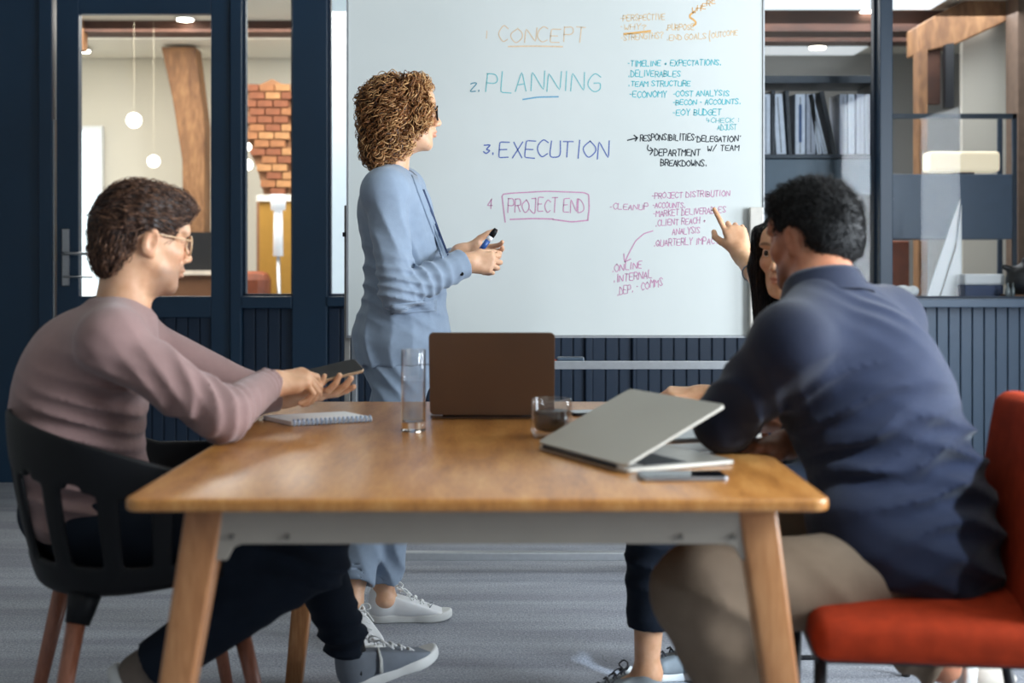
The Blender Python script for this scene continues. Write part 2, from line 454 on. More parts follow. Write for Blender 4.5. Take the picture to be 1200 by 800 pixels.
# ------------------------------------------------------------------ the office beyond
BY = 10.4; BS = FPX/BY
def bx_(px, Y=BY): return (px-600)/FPX*Y
def bz_(py, Y=BY): return CAMH-(py-HOR)/FPX*Y
ow = MB().box((-4.2, BY, 0), (.4, BY+.1, 3.0)).build('wall_far_left', cream); ow['kind'] = 'structure'
ow = MB().box((.4, BY, 0), (5.2, BY+.1, 3.0)).build('wall_far_right', greyw); ow['kind'] = 'structure'
boxobj('wall_office_left', (-4.2, WY+.1, 0), (-4.1, BY, 3.0), cream, kind='structure')
boxobj('wall_office_right', (5.2, WY+.1, 0), (5.3, BY, 3.0), white_wall, kind='structure')
boxobj('floor_office', (-4.2, WY+.1, -.08), (-3.2, BY, 0), MATS['grey_plaster'], kind='structure')
boxobj('floor_office', (3.2, WY+.1, -.08), (5.2, BY, 0), MATS['grey_plaster'], kind='structure')
boxobj('ceiling_office', (-4.2, WY+.1, 2.8), (5.2, BY, 2.9), white_wall, kind='structure')
for k, (y0, y1, z0) in enumerate(((8.98, 9.2, 2.72),)):
    tag(boxobj('ceiling_beam', (-4.1, y0, z0), (-.6, y1, 2.8), beamd), 'dark timber beam crossing the ceiling behind the glazed door', 'beam')
tag(boxobj('ceiling_beam', (.6, 8.62, 2.66), (3.0, 8.86, 2.8), beamd), 'nearer reddish beam across the ceiling above the binders', 'beam')
tag(boxobj('ceiling_beam', (.6, 9.02, 2.66), (3.1, 9.22, 2.8), beamd), 'farther reddish beam across the ceiling above the binders', 'beam')
boxobj('trim_2', (-4.1, BY-.9, 2.76), (.4, BY-.01, 2.8), mat('soffit_white', (236, 232, 220), .7, var=.02), None, kind='structure')
lampm = mat('lamp_glow', (255, 250, 240), .5, var=0, emit=(255, 246, 230), estr=14)
def downlight(px, py, label, ceil=2.76, r=.055):
    Y = FPX*(ceil-CAMH)/(HOR-py); x = (px-600)/FPX*Y
    e = empty('downlight', (x, Y, ceil), label, 'ceiling light', 'recessed ceiling lights')
    MB().lathe([(r*1.25, -.012), (r*1.28, 0)], (x, Y, ceil), 24).build('trim_ring', alu, e)
    MB().lathe([(r, -.018), (r, -.012)], (x, Y, ceil), 24).build('light_disc', lampm, e)
downlight(217, 21, 'round ceiling light nearest the top of the glazed door', 2.8)
downlight(232, 39, 'round ceiling light at the right on the white soffit behind the door', 2.74)
downlight(97, 58, 'round ceiling light at the left edge of the door glass', 2.74)
downlight(1018, 12, 'round ceiling light between the beams above the binders', 2.8)
downlight(985, 37, 'right-hand ceiling light on the pale panel above the binders', 2.75, .06)
downlight(958, 54, 'left-hand ceiling light on the pale panel above the binders', 2.75, .06)
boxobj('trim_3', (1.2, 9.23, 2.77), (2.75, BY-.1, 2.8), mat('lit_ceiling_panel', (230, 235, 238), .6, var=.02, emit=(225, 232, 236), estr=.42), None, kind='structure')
tag(boxobj('ceiling_light_panel', (1.5, 7.75, 2.765), (2.75, 8.42, 2.8), mat('light_panel', (240, 246, 250), .6, var=0, emit=(225, 240, 250), estr=.8)), 'long pale light panel on the ceiling at the top of the glass', 'ceiling light')

# glowing globes added in place of lamp reflections in the glass
def globe(px, py, Y, r, label):
    c = P(px, py, Y); e = empty('reflection_globe', c, label, 'lamp reflection', 'globes added for lamp reflections')
    bpy_s = MB().lathe([(max(1e-5, r*math.sin(a)), -r*math.cos(a)) for a in np.linspace(0, math.pi, 13)], c, 20)
    bpy_s.build('globe', mat('globe_glow', (255, 252, 240), .4, var=0, emit=(255, 250, 236), estr=5), e, True)
    MB().tube([c+V(0, 0, r), (c[0], c[1], 2.8)], .0008, 6).build('cord', mat('pale_cord', (214, 204, 178), .6), e)  # added cord, only hangs the stand-in globe
globe(157, 141, 8.6, .050, 'larger globe added for a lamp reflection, upper left behind the door glass')
globe(180, 189, 8.9, .042, 'globe added for a lamp reflection, below and right of the larger one')
globe(290, 193, 8.6, .036, 'globe added for a lamp reflection at left edge of the narrow window')
globe(290, 172, 9.0, .028, 'small upper globe added for a lamp reflection at left edge of the narrow window')

# bright window far left, seen through the door
e = empty('window_5', P(105, 360, 10.3), kind='structure')
boxobj('window_frame', P(80, 375, 10.34)-V(0, .04, 0), P(121, 148, 10.34)+V(0, .02, 0), mat('white_frame', (236, 240, 242), .5, var=.01), e)
boxobj('window_pane', P(80, 370, 10.29)-V(0, .005, 0), P(116, 154, 10.29), mat('daylight_pane', (225, 238, 245), .3, var=.02, emit=(216, 234, 244), estr=.95), e)

# leaning timber post behind the door
pb = MB(); a = P(203, 62, 9.9); b = P(236, 250, 9.9)
pts = [P(197, 60, 9.9), P(236, 60, 9.9), P(247, 150, 9.9), P(247, 290, 9.9), P(222, 290, 9.9), P(221, 190, 9.9), P(210, 120, 9.9)]
pb.prism([(p[0], p[2]) for p in pts], -9.9, -9.7, R=np.array([[1,0,0],[0,0,-1],[0,1,0]]))
tag(pb.build('timber_post', beamw, None, bevel=.01), 'pale timber post leaning behind the glazed door', 'post')
tag(boxobj('timber_brace', P(90, 60, 9.0)-V(0.05, .05, 0), P(100, 20, 9.0)+V(0, .05, 0), beamw), 'short timber brace at the upper left corner of the door glass', 'brace')
# counter and kitchen bits low behind the door
cb = empty('kitchen_counter', P(225, 345, 9.4), 'dark counter with an oven behind the glazed door', 'counter')
boxobj('counter_body', (bx_(150, 9.4), 9.4, 0), (bx_(262, 9.4), 9.9, bz_(322, 9.4)), mat('walnut', (110, 76, 52), .5), cb)
boxobj('worktop', (bx_(148, 9.4), 9.36, bz_(322, 9.4)), (bx_(262, 9.4), 9.9, bz_(317, 9.4)), mat('pale_top', (214, 204, 190), .4), cb)
tag(boxobj('wall_oven', (bx_(205, 9.6), 9.6, bz_(317, 9.4)), (bx_(250, 9.6), 9.9, bz_(272, 9.6)), blackm), 'black appliance standing on the counter behind the door', 'oven')
rr = random.Random(4)
for k, (px, c, lb) in enumerate(((160, (222, 214, 200), 'white jar standing left on the counter behind the door'), (178, (200, 190, 178), 'taller pale jar on the counter behind the man in glasses'), (196, (160, 110, 70), 'brown jar on the counter beside the black appliance'))):
    c0 = V(bx_(px, 9.45), 9.45, bz_(317, 9.4)); e = empty('storage_jar', c0, lb, 'jar', 'jars on the counter')
    MB().lathe([(.035, 0), (.04, .01), (.04, .09+.02*k), (.03, .1+.02*k)], c0, 16).build('jar_body', mat('jar_%s' % 'abc'[k], c, .4), e, True)
    MB().lathe([(.032, .1+.02*k), (.032, .12+.02*k), (.01, .125+.02*k)], c0, 16).build('jar_lid', beamw, e, True)
# rust coloured brick feature and yellow cabinet behind the narrow window
def rustmat(name, cs):
    m, nt, b = newmat(name); v = mapping(nt, (1, 1, 1)); n = noise(nt, 5.5, 5, v, .7)
    nt.links.new(ramp(nt, n.outputs[0], [(.34, lin(cs[0])), (.48, lin(cs[1])), (.6, lin(cs[2]))]), b.inputs['Base Color'])
    b.inputs['Roughness'].default_value = .8; return m
rust = rustmat('rust_brick', ((128, 58, 32), (170, 96, 48), (204, 144, 84)))
FYr = 9.3
br = empty('brick_chimney', P(325, 330, FYr), 'rust and orange brick chimney seen through the narrow window', 'chimney')
core = MB(); pts = [P(309, 230, FYr), P(300, 195, FYr), P(284, 160, FYr), P(284, 108, FYr), P(318, 92, FYr), P(343, 104, FYr), P(352, 108, FYr), P(352, 240, FYr)]
core.box((bx_(300, FYr), FYr+.02, 0), (bx_(352, FYr), FYr+.2, bz_(228, FYr))); core.prism([(p[0], p[2]) for p in pts], -FYr-.2, -FYr-.02, R=np.array([[1,0,0],[0,0,-1],[0,1,0]])); core.build('chimney_core', mat('mortar', (150, 110, 80), .9), br)
bs = .115; bh = .058; rr = random.Random(2); brick0 = {}
bmats = [mat('brick_orange', (150, 100, 64), .8, var=.25, nscale=14), mat('brick_red', (128, 76, 50), .8, var=.25, nscale=14), mat('brick_sand', (168, 122, 80), .8, var=.25, nscale=14)]
zz = bz_(238, FYr); row = 0
while zz < bz_(102, FYr):
    py = HOR-(zz-CAMH)*FPX/FYr
    xl = np.interp(py, [92, 108, 160, 195, 232], [318, 284, 284, 300, 309]); xr = 352 if py > 106 else np.interp(py, [92, 106], [318, 352])
    x = bx_(xl, FYr)+.003+(row % 2)*bs*.5
    while x+bs < bx_(xr, FYr):
        k = rr.choice((0, 0, 1, 1, 2)); 
        if k not in brick0:
            o = brick0[k] = MB().box((0, 0, 0), (bs-.01, .04, bh-.01)).build('brick', bmats[k], br); base = Vector((0, 0, 0))
        else:
            o = brick0[k].copy(); C.objects.link(o)
        o.location = (x, FYr-.035+rr.uniform(-.006, .006), zz); x += bs
    zz += bh; row += 1
yc = empty('yellow_cabinet', P(325, 350, 8.9), 'mustard yellow cabinet with a white top behind the narrow window', 'cabinet')
boxobj('cabinet_body', (bx_(304, 8.9), 8.9, 0), (bx_(352, 8.9), 9.2, bz_(236, 8.9)), mat('mustard', (184, 138, 58), .5, var=.06), yc)
boxobj('cabinet_top', (bx_(301, 8.9), 8.88, bz_(236, 8.9)), (bx_(352, 8.9), 9.2, bz_(228, 8.9)), mat('white_top', (232, 228, 218), .4), yc)
sf = empty('armchair', P(290, 350, 8.3), 'brown leather armchair low behind the narrow window', 'armchair')
boxobj('seat', (bx_(268, 8.3), 8.3, .2), (bx_(304, 8.3), 8.75, .5), mat('brown_leather', (128, 66, 40), .5, var=.2), sf, .05)
boxobj('backrest', (bx_(262, 8.3), 8.6, .3), (bx_(302, 8.3), 8.82, bz_(318, 8.3)), MATS['brown_leather'], sf, .06)
gb = empty('glass_lamp', P(326, 300, 8.6), 'pale glass table lamp before the yellow cabinet', 'lamp')
c0 = P(326, 300, 8.6); c0[2] = 0
MB().tube([P(326, 300, 8.75), P(326, 246, 8.75)], [.035, .03], 12).build('lamp_stem', mat('opal_glass', (226, 230, 232), .3, emit=(230, 232, 235), estr=.3), gb, True)
MB().tube([P(326, 246, 8.75), P(326, 228, 8.75)], [.05, .055], 12).build('lamp_head', MATS['opal_glass'], gb, True)
MB().tube([(c0[0], 8.75, 0), P(326, 300, 8.75)], [.02, .012], 10).build('lamp_base', alu, gb, True)

# pale screen in the window beside the whiteboard
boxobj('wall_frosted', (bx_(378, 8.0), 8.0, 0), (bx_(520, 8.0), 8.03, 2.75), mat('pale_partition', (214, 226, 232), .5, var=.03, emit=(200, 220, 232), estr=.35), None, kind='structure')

# ---------------- right of the board: binder shelves
SY = 6.85
def sx(px, Y=SY): return (px-600)/FPX*Y
def sz(py, Y=SY): return CAMH-(py-HOR)/FPX*Y
sh = empty('binder_shelf', (sx(960), SY, 0), 'dark metal shelf unit holding pale magazine files', 'shelf')
shm = mat('slate_metal', (36, 50, 64), .45, .2)
boxobj('shelf_board', (sx(860), SY-.02, sz(98)), (sx(1026), SY+.3, sz(89)), shm, sh, .003)
boxobj('shelf_board', (sx(860), SY-.02, sz(186)), (sx(1026), SY+.3, sz(181)), shm, sh, .003)
boxobj('drawer_front', (sx(860), SY, sz(228)), (sx(1022), SY+.28, sz(186)), mat('blue_grey_metal', (52, 72, 88), .4, .2, var=.06), sh, .004)
for a in (856, 1022): boxobj('upright', (sx(a), SY-.02, 0), (sx(a+5), SY+.3, sz(89)), shm, sh, .003)
fileA = mat('file_pale', (204, 216, 234), .5, var=.08, nscale=30); fileB = mat('file_grey', (170, 180, 200), .5, var=.08, nscale=30); fileD = mat('file_dark', (30, 42, 56), .5)
rr = random.Random(9)
files = [(893, 11, 0, 'A'), (905, 5, 0, 'D'), (911, 12, 4, 'A'), (925, 5, 3, 'D'), (933, 12, 0, 'A'), (946, 11, 0, 'B'), (959, 6, 9, 'A'), (966, 6, 14, 'A'), (977, 6, 12, 'D'), (985, 9, 0, 'B'), (995, 8, 0, 'A'), (1005, 9, 0, 'B'), (1015, 7, 0, 'B')]
names = ['at the left end, beside the whiteboard edge', 'narrow and dark, second from the whiteboard', 'pale and slightly leaning, third from the whiteboard', 'dark and slightly leaning, fourth from the whiteboard', 'broad pale with a blue label, fifth from the whiteboard', 'grey, just left of the leaning group', 'first of the thin leaning pair', 'second of the thin leaning pair', 'dark, leaning behind the thin pair', 'grey, right after the leaning group', 'pale, third from the post', 'grey, second from the post', 'narrow grey, beside the post']
for (px, wd, lean, kd), nm in zip(files, names):
    m = {'A': fileA, 'B': fileB, 'D': fileD}[kd]; x = sx(px); wdt = wd/FPX*SY-.002; hh = sz(103)-sz(181)-(.02 if kd != 'D' else 0)
    th = math.radians(lean); R = Matrix.Rotation(-th, 3, 'Y')
    R = np.array(R)
    e = empty('magazine_file', (x, SY+.02, sz(181)), 'magazine file on the shelf, '+nm, 'binder', 'magazine files on the shelf')
    MB().prism([(0, 0), (.22, 0), (.22, hh), (.0, hh*(.97))], 0, wdt, R=R@np.array([[0,0,1],[1,0,0],[0,1,0]]), o=(x, SY+.02, sz(181)+.0)).build('file_body', m, e, bevel=.002)
    if px == 933: MB().box((wdt*.35, -.002, hh*.2), (wdt*.65, 0, hh*.8), R, (x, SY+.019, sz(181))).build('file_label', mat('blue_label', (62, 96, 150), .5), e)
    if kd != 'D': MB().box((wdt*.47, -.001, hh*.03), (wdt*.53, .001, hh*.92), R, (x, SY+.018, sz(181))).build('file_seam', fileD, e)
boxobj('wall_side', (sx(896, 7.6), 7.6, 0), (sx(1030, 7.6), 7.65, sz(205, 7.6)), mat('pale_grey_wall', (150, 158, 164), .7, var=.03), None, kind='structure')
wl = tag(boxobj('white_panel', P(1021, 537.1, 7.2), P(1026, 276, 7.2)+V(0, .05, 0), mat('paper_white', (236, 240, 244), .6, var=.02)), 'slim white upright panel beside the dark post', 'panel')
# right bay
RY = 7.35
rs = empty('open_shelf', (sx(1110, RY), RY, 0), 'open blue metal shelf with a wide drawer band beyond the right glass', 'shelf')
fm = mat('blue_metal_frame', (44, 64, 84), .4)
MB().box((sx(1040, RY), RY, sz(139, RY)), (sx(1192, RY), RY+.02, sz(133, RY))).box((sx(1187, RY), RY, 0), (sx(1192, RY), RY+.02, sz(133, RY))).build('front_frame', fm, rs)
MB().box((sx(1040, 7.7), 7.7, sz(139, 7.7)), (sx(1175, 7.7), 7.72, sz(133, 7.7))).box((sx(1170, 7.7), 7.7, 0), (sx(1175, 7.7), 7.72, sz(135, 7.7))).build('rear_frame', fm, rs)
boxobj('drawer_band', (sx(1040, RY), RY+.005, sz(280, RY)), (sx(1188, RY), RY+.3, sz(204, RY)), mat('blue_grey_lacquer', (84, 106, 132), .35, .0, var=.06), rs, .004)
boxobj('shelf_board', (sx(1040, RY), RY+.0, sz(352, RY)), (sx(1210, RY), RY+.35, sz(348, RY)), fm, rs)
ls = empty('table_lamp', P(1130, 203, RY+.12), 'cream rectangular lamp glowing on top of the drawer band', 'lamp')
boxobj('lamp_shade', P(1089, 201, RY+.1), P(1173, 177, RY+.1)+V(0, .14, 0), mat('lamp_shade_cream', (240, 228, 196), .6, var=.03, emit=(255, 238, 206), estr=.35), ls, .02)
boxobj('lamp_foot', P(1120, 204, RY+.15), P(1142, 201, RY+.15)+V(0, .05, 0), blackm, ls)
# timber frame, sloping beam, white gable beyond
boxobj('wall_gable', (sx(1128, 8.6), 8.6, 0), (sx(1290, 8.6), 8.65, sz(8, 8.6)), white_wall, None, kind='structure')
def polyprism(name, pix, Y0, Y1, m, par=None, bev=0):
    pp = [P(a, b, Y0) for a, b in pix]
    return MB().prism([(p[0], p[2]) for p in pp], -Y1, -Y0, R=np.array([[1,0,0],[0,0,-1],[0,1,0]])).build(name, m, par, bevel=bev)
tag(polyprism('sloping_beam', [(1076, 30), (1096, 18), (1200, -34), (1300, -60), (1300, -20), (1194, 18), (1120, 52), (1076, 62)], 8.3, 8.55, beamw, bev=.01), 'large pale timber beam sloping up beyond the right glass', 'beam')
tag(polyprism('timber_post', [(1077, 60), (1087, 56), (1087, 352), (1077, 352)], 8.2, 8.32, beamw), 'narrow timber post under the low end of the sloping beam', 'post')
tag(polyprism('timber_post', [(1193, -20), (1215, -20), (1215, 352), (1193, 352)], 8.1, 8.3, mat('dull_wood', (112, 92, 78), .7, var=.15)), 'brown timber post at the right edge of the glass', 'post')
tag(polyprism('door_frame_dark', [(1108, 52), (1118, 50), (1118, 126), (1108, 126)], 8.25, 8.3, blackm), 'dark upright strip hanging below the sloping beam', 'frame')
tag(polyprism('wood_board', [(1087, 60), (1102, 56), (1102, 122), (1087, 122)], 8.35, 8.4, beamd), 'brown board between the narrow post and the dark strip', 'board')
tag(polyprism('leather_chair_back', [(1045, 282), (1066, 282), (1066, 515), (1045, 515)], 7.95, 8.0, MATS['brown_leather'], bev=.01), 'brown leather panel low behind the shelf, left of the post', 'panel')
# white cut-outs shaped as the triangular sun patch above the sill
pw = MATS['paper_white']
tag(polyprism('sun_patch_shape', [(1086, 348), (1100, 348), (1120, 283), (1126, 232), (1115, 262)], 6.72, 6.725, pw), 'tall white cut-out standing in for a sun patch on the sill, the left, slanting one', 'sheet of paper')
tag(polyprism('sun_patch_shape', [(1103, 348), (1127, 348), (1127, 240), (1121, 290)], 6.69, 6.695, pw), 'tall white cut-out standing in for a sun patch on the sill, the right, upright one', 'sheet of paper')
# objects standing on the deep sill at the right
def onsill(px0, px1, py0, Y, dep): return (sx(px0, Y), Y, SR), (sx(px1, Y), Y+dep, sz(py0, Y))
lo, hi = onsill(1131, 1176, 334, 6.55, .12); bb = mat('navy_box', (30, 56, 98), .5)
tag(boxobj('storage_box', lo, hi, bb, None, .003), 'navy blue flat box on the sill under the white one', 'box')
lo2 = (lo[0]-.003, lo[1], hi[2]); hi2 = (hi[0]+.01, hi[1], sz(321, 6.55))
tag(boxobj('storage_box', lo2, hi2, pw, None, .012), 'white flat box on the sill resting on the navy one', 'box')
c0 = V(sx(1202, 6.5), 6.5, SR)
S = SDF().ell(c0+V(0, 0, .09), (.1, .08, .085), k=.01).cap(c0+V(-.06, 0, .14), c0+V(-.11, 0, .16), .02, .014, .02).cap(c0+V(0, 0, .15), c0+V(0, 0, .19), .03, .02, .02)
tp = empty('dark_teapot', c0, 'dark round teapot at the far right of the sill', 'teapot'); sdfobj('pot', S, .006, blackm, tp)
MB().box((-.11, -.05, 0), (.11, .05, .02), o=c0).build('stand', beamw, tp)
S = SDF().ell(P(1058, 343, 6.6)+V(0, 0, .0), (.05, .05, .04), k=.01).ell(P(1070, 341, 6.6), (.03, .03, .028), k=.01)
sv = sdfobj('crumpled_paper', S, .005, pw); tag(sv, 'crumpled white paper on the sill beside the dark post', 'paper')
for k, (px, r, lb) in enumerate(((1181, .014, 'small glass bottle on the sill beside the teapot'), (1187, .010, 'smallest glass bottle on the sill, touching the teapot'))):
    c0 = V(sx(px, 6.45), 6.45, SR)
    tag(MB().lathe([(r, 0), (r*1.05, .03), (r*.9, .05), (r*.4, .06), (r*.4, .08)], c0, 16).build('glass_bottle', mat('smoky_glass', (120, 130, 134), .15, .2), None, True), lb, 'bottle')
# ================================================================== whiteboard on its stand
YB = 4.50; SB = FPX/YB
def bx(px): return (px-600)/SB
def bz(py): return CAMH-(py-HOR)/SB
board = empty('whiteboard', (bx(650), YB, 0), 'large white magnetic board covered in handwriting, on an aluminium stand', 'whiteboard')
m, nt, b = newmat('board_enamel')
v = mapping(nt, (1, 1, 1)); n = noise(nt, 1.6, 4, v); nt.links.new(ramp(nt, n.outputs[0], [(.3, lin((200, 206, 204))), (.7, lin((208, 213, 211)))]), b.inputs['Base Color'])
b.inputs['Roughness'].default_value = .28
x0, x1, z0, z1 = bx(407), bx(895), bz(394), bz(394)+1.2
MB().box((x0+.004, YB, z0+.004), (x1-.004, YB+.02, z1-.004)).build('writing_surface', m, board)
fr = MB()
for lo, hi in (((x0-.003, z0-.005), (x0+.003, z1+.005)), ((x1-.003, z0-.005), (x1+.003, z1+.005)), ((x0, z0-.005), (x1, z0+.003)), ((x0, z1-.003), (x1, z1+.005))):
    fr.box((lo[0], YB-.004, lo[1]), (hi[0], YB+.026, hi[1]))
fr.build('rim', alu, board)
postm = mat('grey_post', (140, 138, 134), .5, .3)
boxobj('stand_post', (bx(402), YB+.03, .09), (bx(409), YB+.06, bz(240)), postm, board, .003)
boxobj('stand_post', (bx(411), YB+.03, .09), (bx(417), YB+.07, z0), alu, board, .003)
boxobj('stand_post', (bx(877), YB-.03, .09), (bx(893), YB-.005, bz(243)), mat('pale_post', (196, 192, 184), .5, .1), board, .004)
boxobj('clamp', (bx(400.5), YB+.02, bz(277)), (bx(404), YB+.05, bz(272)), blackm, board)
tr = MB().box((bx(409), YB-.07, bz(430.5)), (bx(893), YB+.06, bz(425))).box((bx(409), YB-.075, bz(430.5)), (bx(893), YB-.068, bz(421))).build('pen_tray', alu, board, bevel=.002)
boxobj('cross_bar', (bx(400), YB+.0, bz(657)), (bx(893), YB+.04, bz(647.5)), alu, board, .004)
for xx in (bx(405), bx(885)):
    ft = boxobj('foot', (xx-.02, YB-.3, .055), (xx+.02, YB+.35, .09), alu, board, .004)
    for yy in (YB-.27, YB+.32):
        MB().tube([(xx-.012, yy, .028), (xx+.012, yy, .028)], .028, 14).build('castor', blackp, ft, False)
# writing: single-stroke capital letters drawn as thin marker ribbons
FONT = dict(A='00 26 40|12 32', B='00 06|06 35 33 03|03 42 41 20 00', C='45 26 04 02 20 41', D='00 06|06 25 43 41 20 00', E='46 06 00 40|03 33', F='46 06 00|03 33', G='45 26 04 02 20 41 43 23', H='00 06|40 46|03 43', I='20 26', J='46 40 20 01|16 46', K='00 06|46 03 40', L='06 00 40', M='00 06 23 46 40', N='00 06 40 46', O='26 04 02 20 42 44 26', P='00 06|06 36 44 33 03', Q='26 04 02 20 42 44 26|22 50', R='00 06|06 36 44 33 03|23 40', S='45 26 05 14 32 41 20 01', T='20 26|06 46', U='06 01 20 41 46', V='06 20 46', W='06 10 23 30 46', X='00 46|06 40', Y='06 23 46|23 20', Z='06 46 00 40')
FONT.update({'-': '03 33', '.': '20 21', '+': '05 05|13 33|22 24', '/': '0/ 36', '?': '05 26 45 23 22|20 21', "'": '25 26', ':': '21 22|24 25', '1': '20 26', '2': '05 26 45 00 40', '3': '06 46 23 42 20 01', '4': '36 30|36 02 42', '>': '03 43|25 43 21', '~': '06 02 32|24 32 20'})
FONT['/'] = '00 47'; FONT['+'] = '12 32|21 23'
INK = {}
def ink(name, col, rough=.5):
    return mat('marker_'+name, col, .5, var=.10, nscale=90)
rt = random.Random(11)
def strokes_to_mb(mb, sts, wd, rnd=False):
    for st in sts:
        st = [np.array(p, float) for p in st]
        if rnd: st = cr(st, 4)
        # soften corners with midpoint subdivision for a hand-written look
        q = [st[0]]
        for i in range(1, len(st)-1): q += [st[i]*.8+st[i-1]*.2, st[i]*.93+(st[i-1]+st[i+1])*.035, st[i]*.8+st[i+1]*.2]
        q.append(st[-1]); L = []; Rr = []
        for i, p in enumerate(q):
            d = q[min(i+1, len(q)-1)]-q[max(i-1, 0)]; n_ = math.hypot(*d) or 1; d = d/n_; nn = np.array([-d[1], d[0]])*wd*.5
            if i == 0: p = p-d*wd*.4
            if i == len(q)-1: p = p+d*wd*.4
            L.append(p+nn); Rr.append(p-nn)
        k = len(q); vs = [(a[0], YB-.0006, a[1]) for a in L]+[(a[0], YB-.0006, a[1]) for a in Rr]
        mb.add(vs, [(i, i+1, k+i+1, k+i) for i in range(k-1)])
def write(txt, px0, px1, ytop, ybase, mat_, wd=1.25, rise=0.0, name='handwriting', italic=.08):
    """text between px0 and px1, capitals from ytop to ybase, baseline rising by `rise` pixels at the end"""
    adv = [3.0 if c == ' ' else (3.0 if c in "1I.:'-" else (5.6 if c in 'MWNO' else 5.0)) for c in txt]
    tot = sum(adv)-1.2; sx_ = (px1-px0)/tot; sy_ = (ybase-ytop)/6.0; x = 0; mb = MB(); sts = []; rsts = []
    for c, a in zip(txt, adv):
        if c != ' ' and c in FONT:
            jx, jy, js = rt.uniform(-.25, .25), rt.uniform(-.4, .4), rt.uniform(.92, 1.12)
            wf = (a-1.25)/4.0 if c not in "1I.:'" else .5
            for part in FONT[c].split('|'):
                st = []
                for t in part.split():
                    gx, gy = int(t[0]), int(t[1])
                    gx = gx*wf+gy*italic*1.0+rt.uniform(-.16, .16)+jx; gy = gy*js+jy+rt.uniform(-.2, .2)
                    X = px0+(x+gx)*sx_; Yp = ybase-gy*sy_-rise*(x/tot)
                    st.append((bx(X), bz(Yp)))
                (rsts if (c in 'COGSUJQ236?8' or (c in 'DPRB' and len(st) > 3)) else sts).append(st)
        x += a
    strokes_to_mb(mb, sts, wd*.8/SB); strokes_to_mb(mb, rsts, wd*.8/SB, True); return mb.build(name, mat_, board)
def line(pix, m_, wd=1.3, name='marker_line'):
    mb = MB(); strokes_to_mb(mb, [[(bx(a), bz(b)) for a, b in st] for st in pix], wd/SB); return mb.build(name, m_, board)
tan = ink('tan', (214, 190, 160)); orange = ink('orange', (214, 164, 96)); orl = ink('pale_orange', (216, 188, 148)); teal = ink('teal', (112, 182, 188)); teal2 = ink('sea_green', (84, 178, 188))
blue = ink('blue', (84, 104, 168)); black = ink('black', (24, 34, 44)); pink = ink('mauve', (192, 140, 170)); dteal = ink('deep_teal', (60, 130, 150))
write('1', 569, 571, 37, 45, tan, 1.2)
write('CONCEPT', 584, 685, 32, 49, tan, 1.5)
line([[(596, 54.5), (628, 54), (659, 54.7)]], tan, 1.8)
write('2.', 551, 562, 97, 107, dteal, 1.5)
write('PLANNING', 570, 702, 86, 108, teal, 1.5, 1)
line([[(613, 116.5), (630, 113.8), (654, 113.3)]], ink('sky_blue', (104, 160, 190)), 1.7)
write('3.', 566, 579, 171, 180, blue, 1.9)
write('EXECUTION', 585, 713, 166, 185, blue, 1.7)
write('4', 571, 577, 235, 245, pink, 1.4)
line([[(592, 260), (590, 243), (588, 227), (640, 224), (684, 225.5), (690, 228), (690.5, 245), (689, 257)]], pink, 1.5)
line([[(598, 257), (625, 256), (648, 256.5)], [(648, 257), (670, 260), (689, 258)]], pink, 1.7)
write('PROJECT END', 595, 684, 233, 248, pink, 1.5, -1)
write('-PERSPECTIVE', 727, 779, 18, 25, orl, 1.1, 2)
write('-WHY?', 727, 757, 28.5, 35, orl, 1.1, 0)
line([[(731.5, 39.8), (745, 38.4), (762, 36.4)]], orange, 2.4)
write('-STRENGTHS?', 728, 777, 40.5, 47.5, orl, 1.1, 3)
write('.PURPOSE', 780, 813, 29, 35.5, orl, 1.2, 1)
write('.END GOALS', 781, 827, 41, 47.5, orl, 1.1, 2)
line([[(832, 36), (831, 43), (832, 48.5)]], orl, 1.1)
write('OUTCOME', 834, 864, 38, 44, orl, 1.1, 3)
write('WHERE', 811, 838, 9.5, 16, orange, 1.2, 14)
line([[(812, 15), (808.5, 17.5), (808.5, 20.5), (812.5, 23), (815.5, 26), (815, 28.5), (812.5, 30)]], orange, 2.2)
write('-TIMELINE + EXPECTATIONS.', 736, 845, 71.5, 78, teal2, 1.3, 2)
write('.DELIVERABLES', 736, 797, 83, 90, teal2, 1.3, 0)
write('.TEAM STRUCTURE', 736, 809, 95, 101, teal2, 1.3, 0)
write('-ECONOMY', 738, 781, 107, 114, teal2, 1.3, 0)
write('-COST ANALYSIS', 789, 854, 107, 113, teal2, 1.3, 1)
write('-BECON - ACCOUNTS.', 789, 868, 117, 123, teal2, 1.3, 1)
write('-EOY BUDGET', 789, 845, 128.5, 135.5, teal2, 1.3, 1)
write('~CHECK :', 828, 866, 138, 143.5, teal, 1.1, 0)
write('ADJUST', 841, 863, 146.5, 152.5, teal, 1.1, 1)
line([[(735.5, 164.3), (747, 161.5)], [(743, 158.5), (747, 161.5), (744.5, 165)]], black, 1.5)
write('RESPONSIBILITIES-', 750, 816, 158, 165, black, 1.4, 1)
write("DELEGATION'", 817, 868, 159.5, 166, black, 1.4, 0)
write('W/ TEAM', 829, 866, 170.5, 177, black, 1.3, 1)
line([[(759.5, 170), (758.5, 174), (760, 176.5), (765, 176)], [(762, 173), (765.5, 176), (762, 181)]], black, 1.3)
write('DEPARTMENT', 767, 820, 175, 182.5, black, 1.4, 0)
write('BREAKDOWNS.', 774, 828, 187.5, 194.5, black, 1.4, 0)
write('-CLEANUP', 715, 759, 239, 245.5, pink, 1.2, 0)
write('-PROJECT DISTRIBUTION', 764, 855, 226, 232.5, pink, 1.2, 3)
write('-ACCOUNTS.', 765, 803, 237.5, 243.5, pink, 1.2, 0)
write('-MARKET DELIVERABLES', 766, 850, 247, 254, pink, 1.2, 5)
write('.CLIENT REACH +', 768, 827, 258, 265, pink, 1.2, 4)
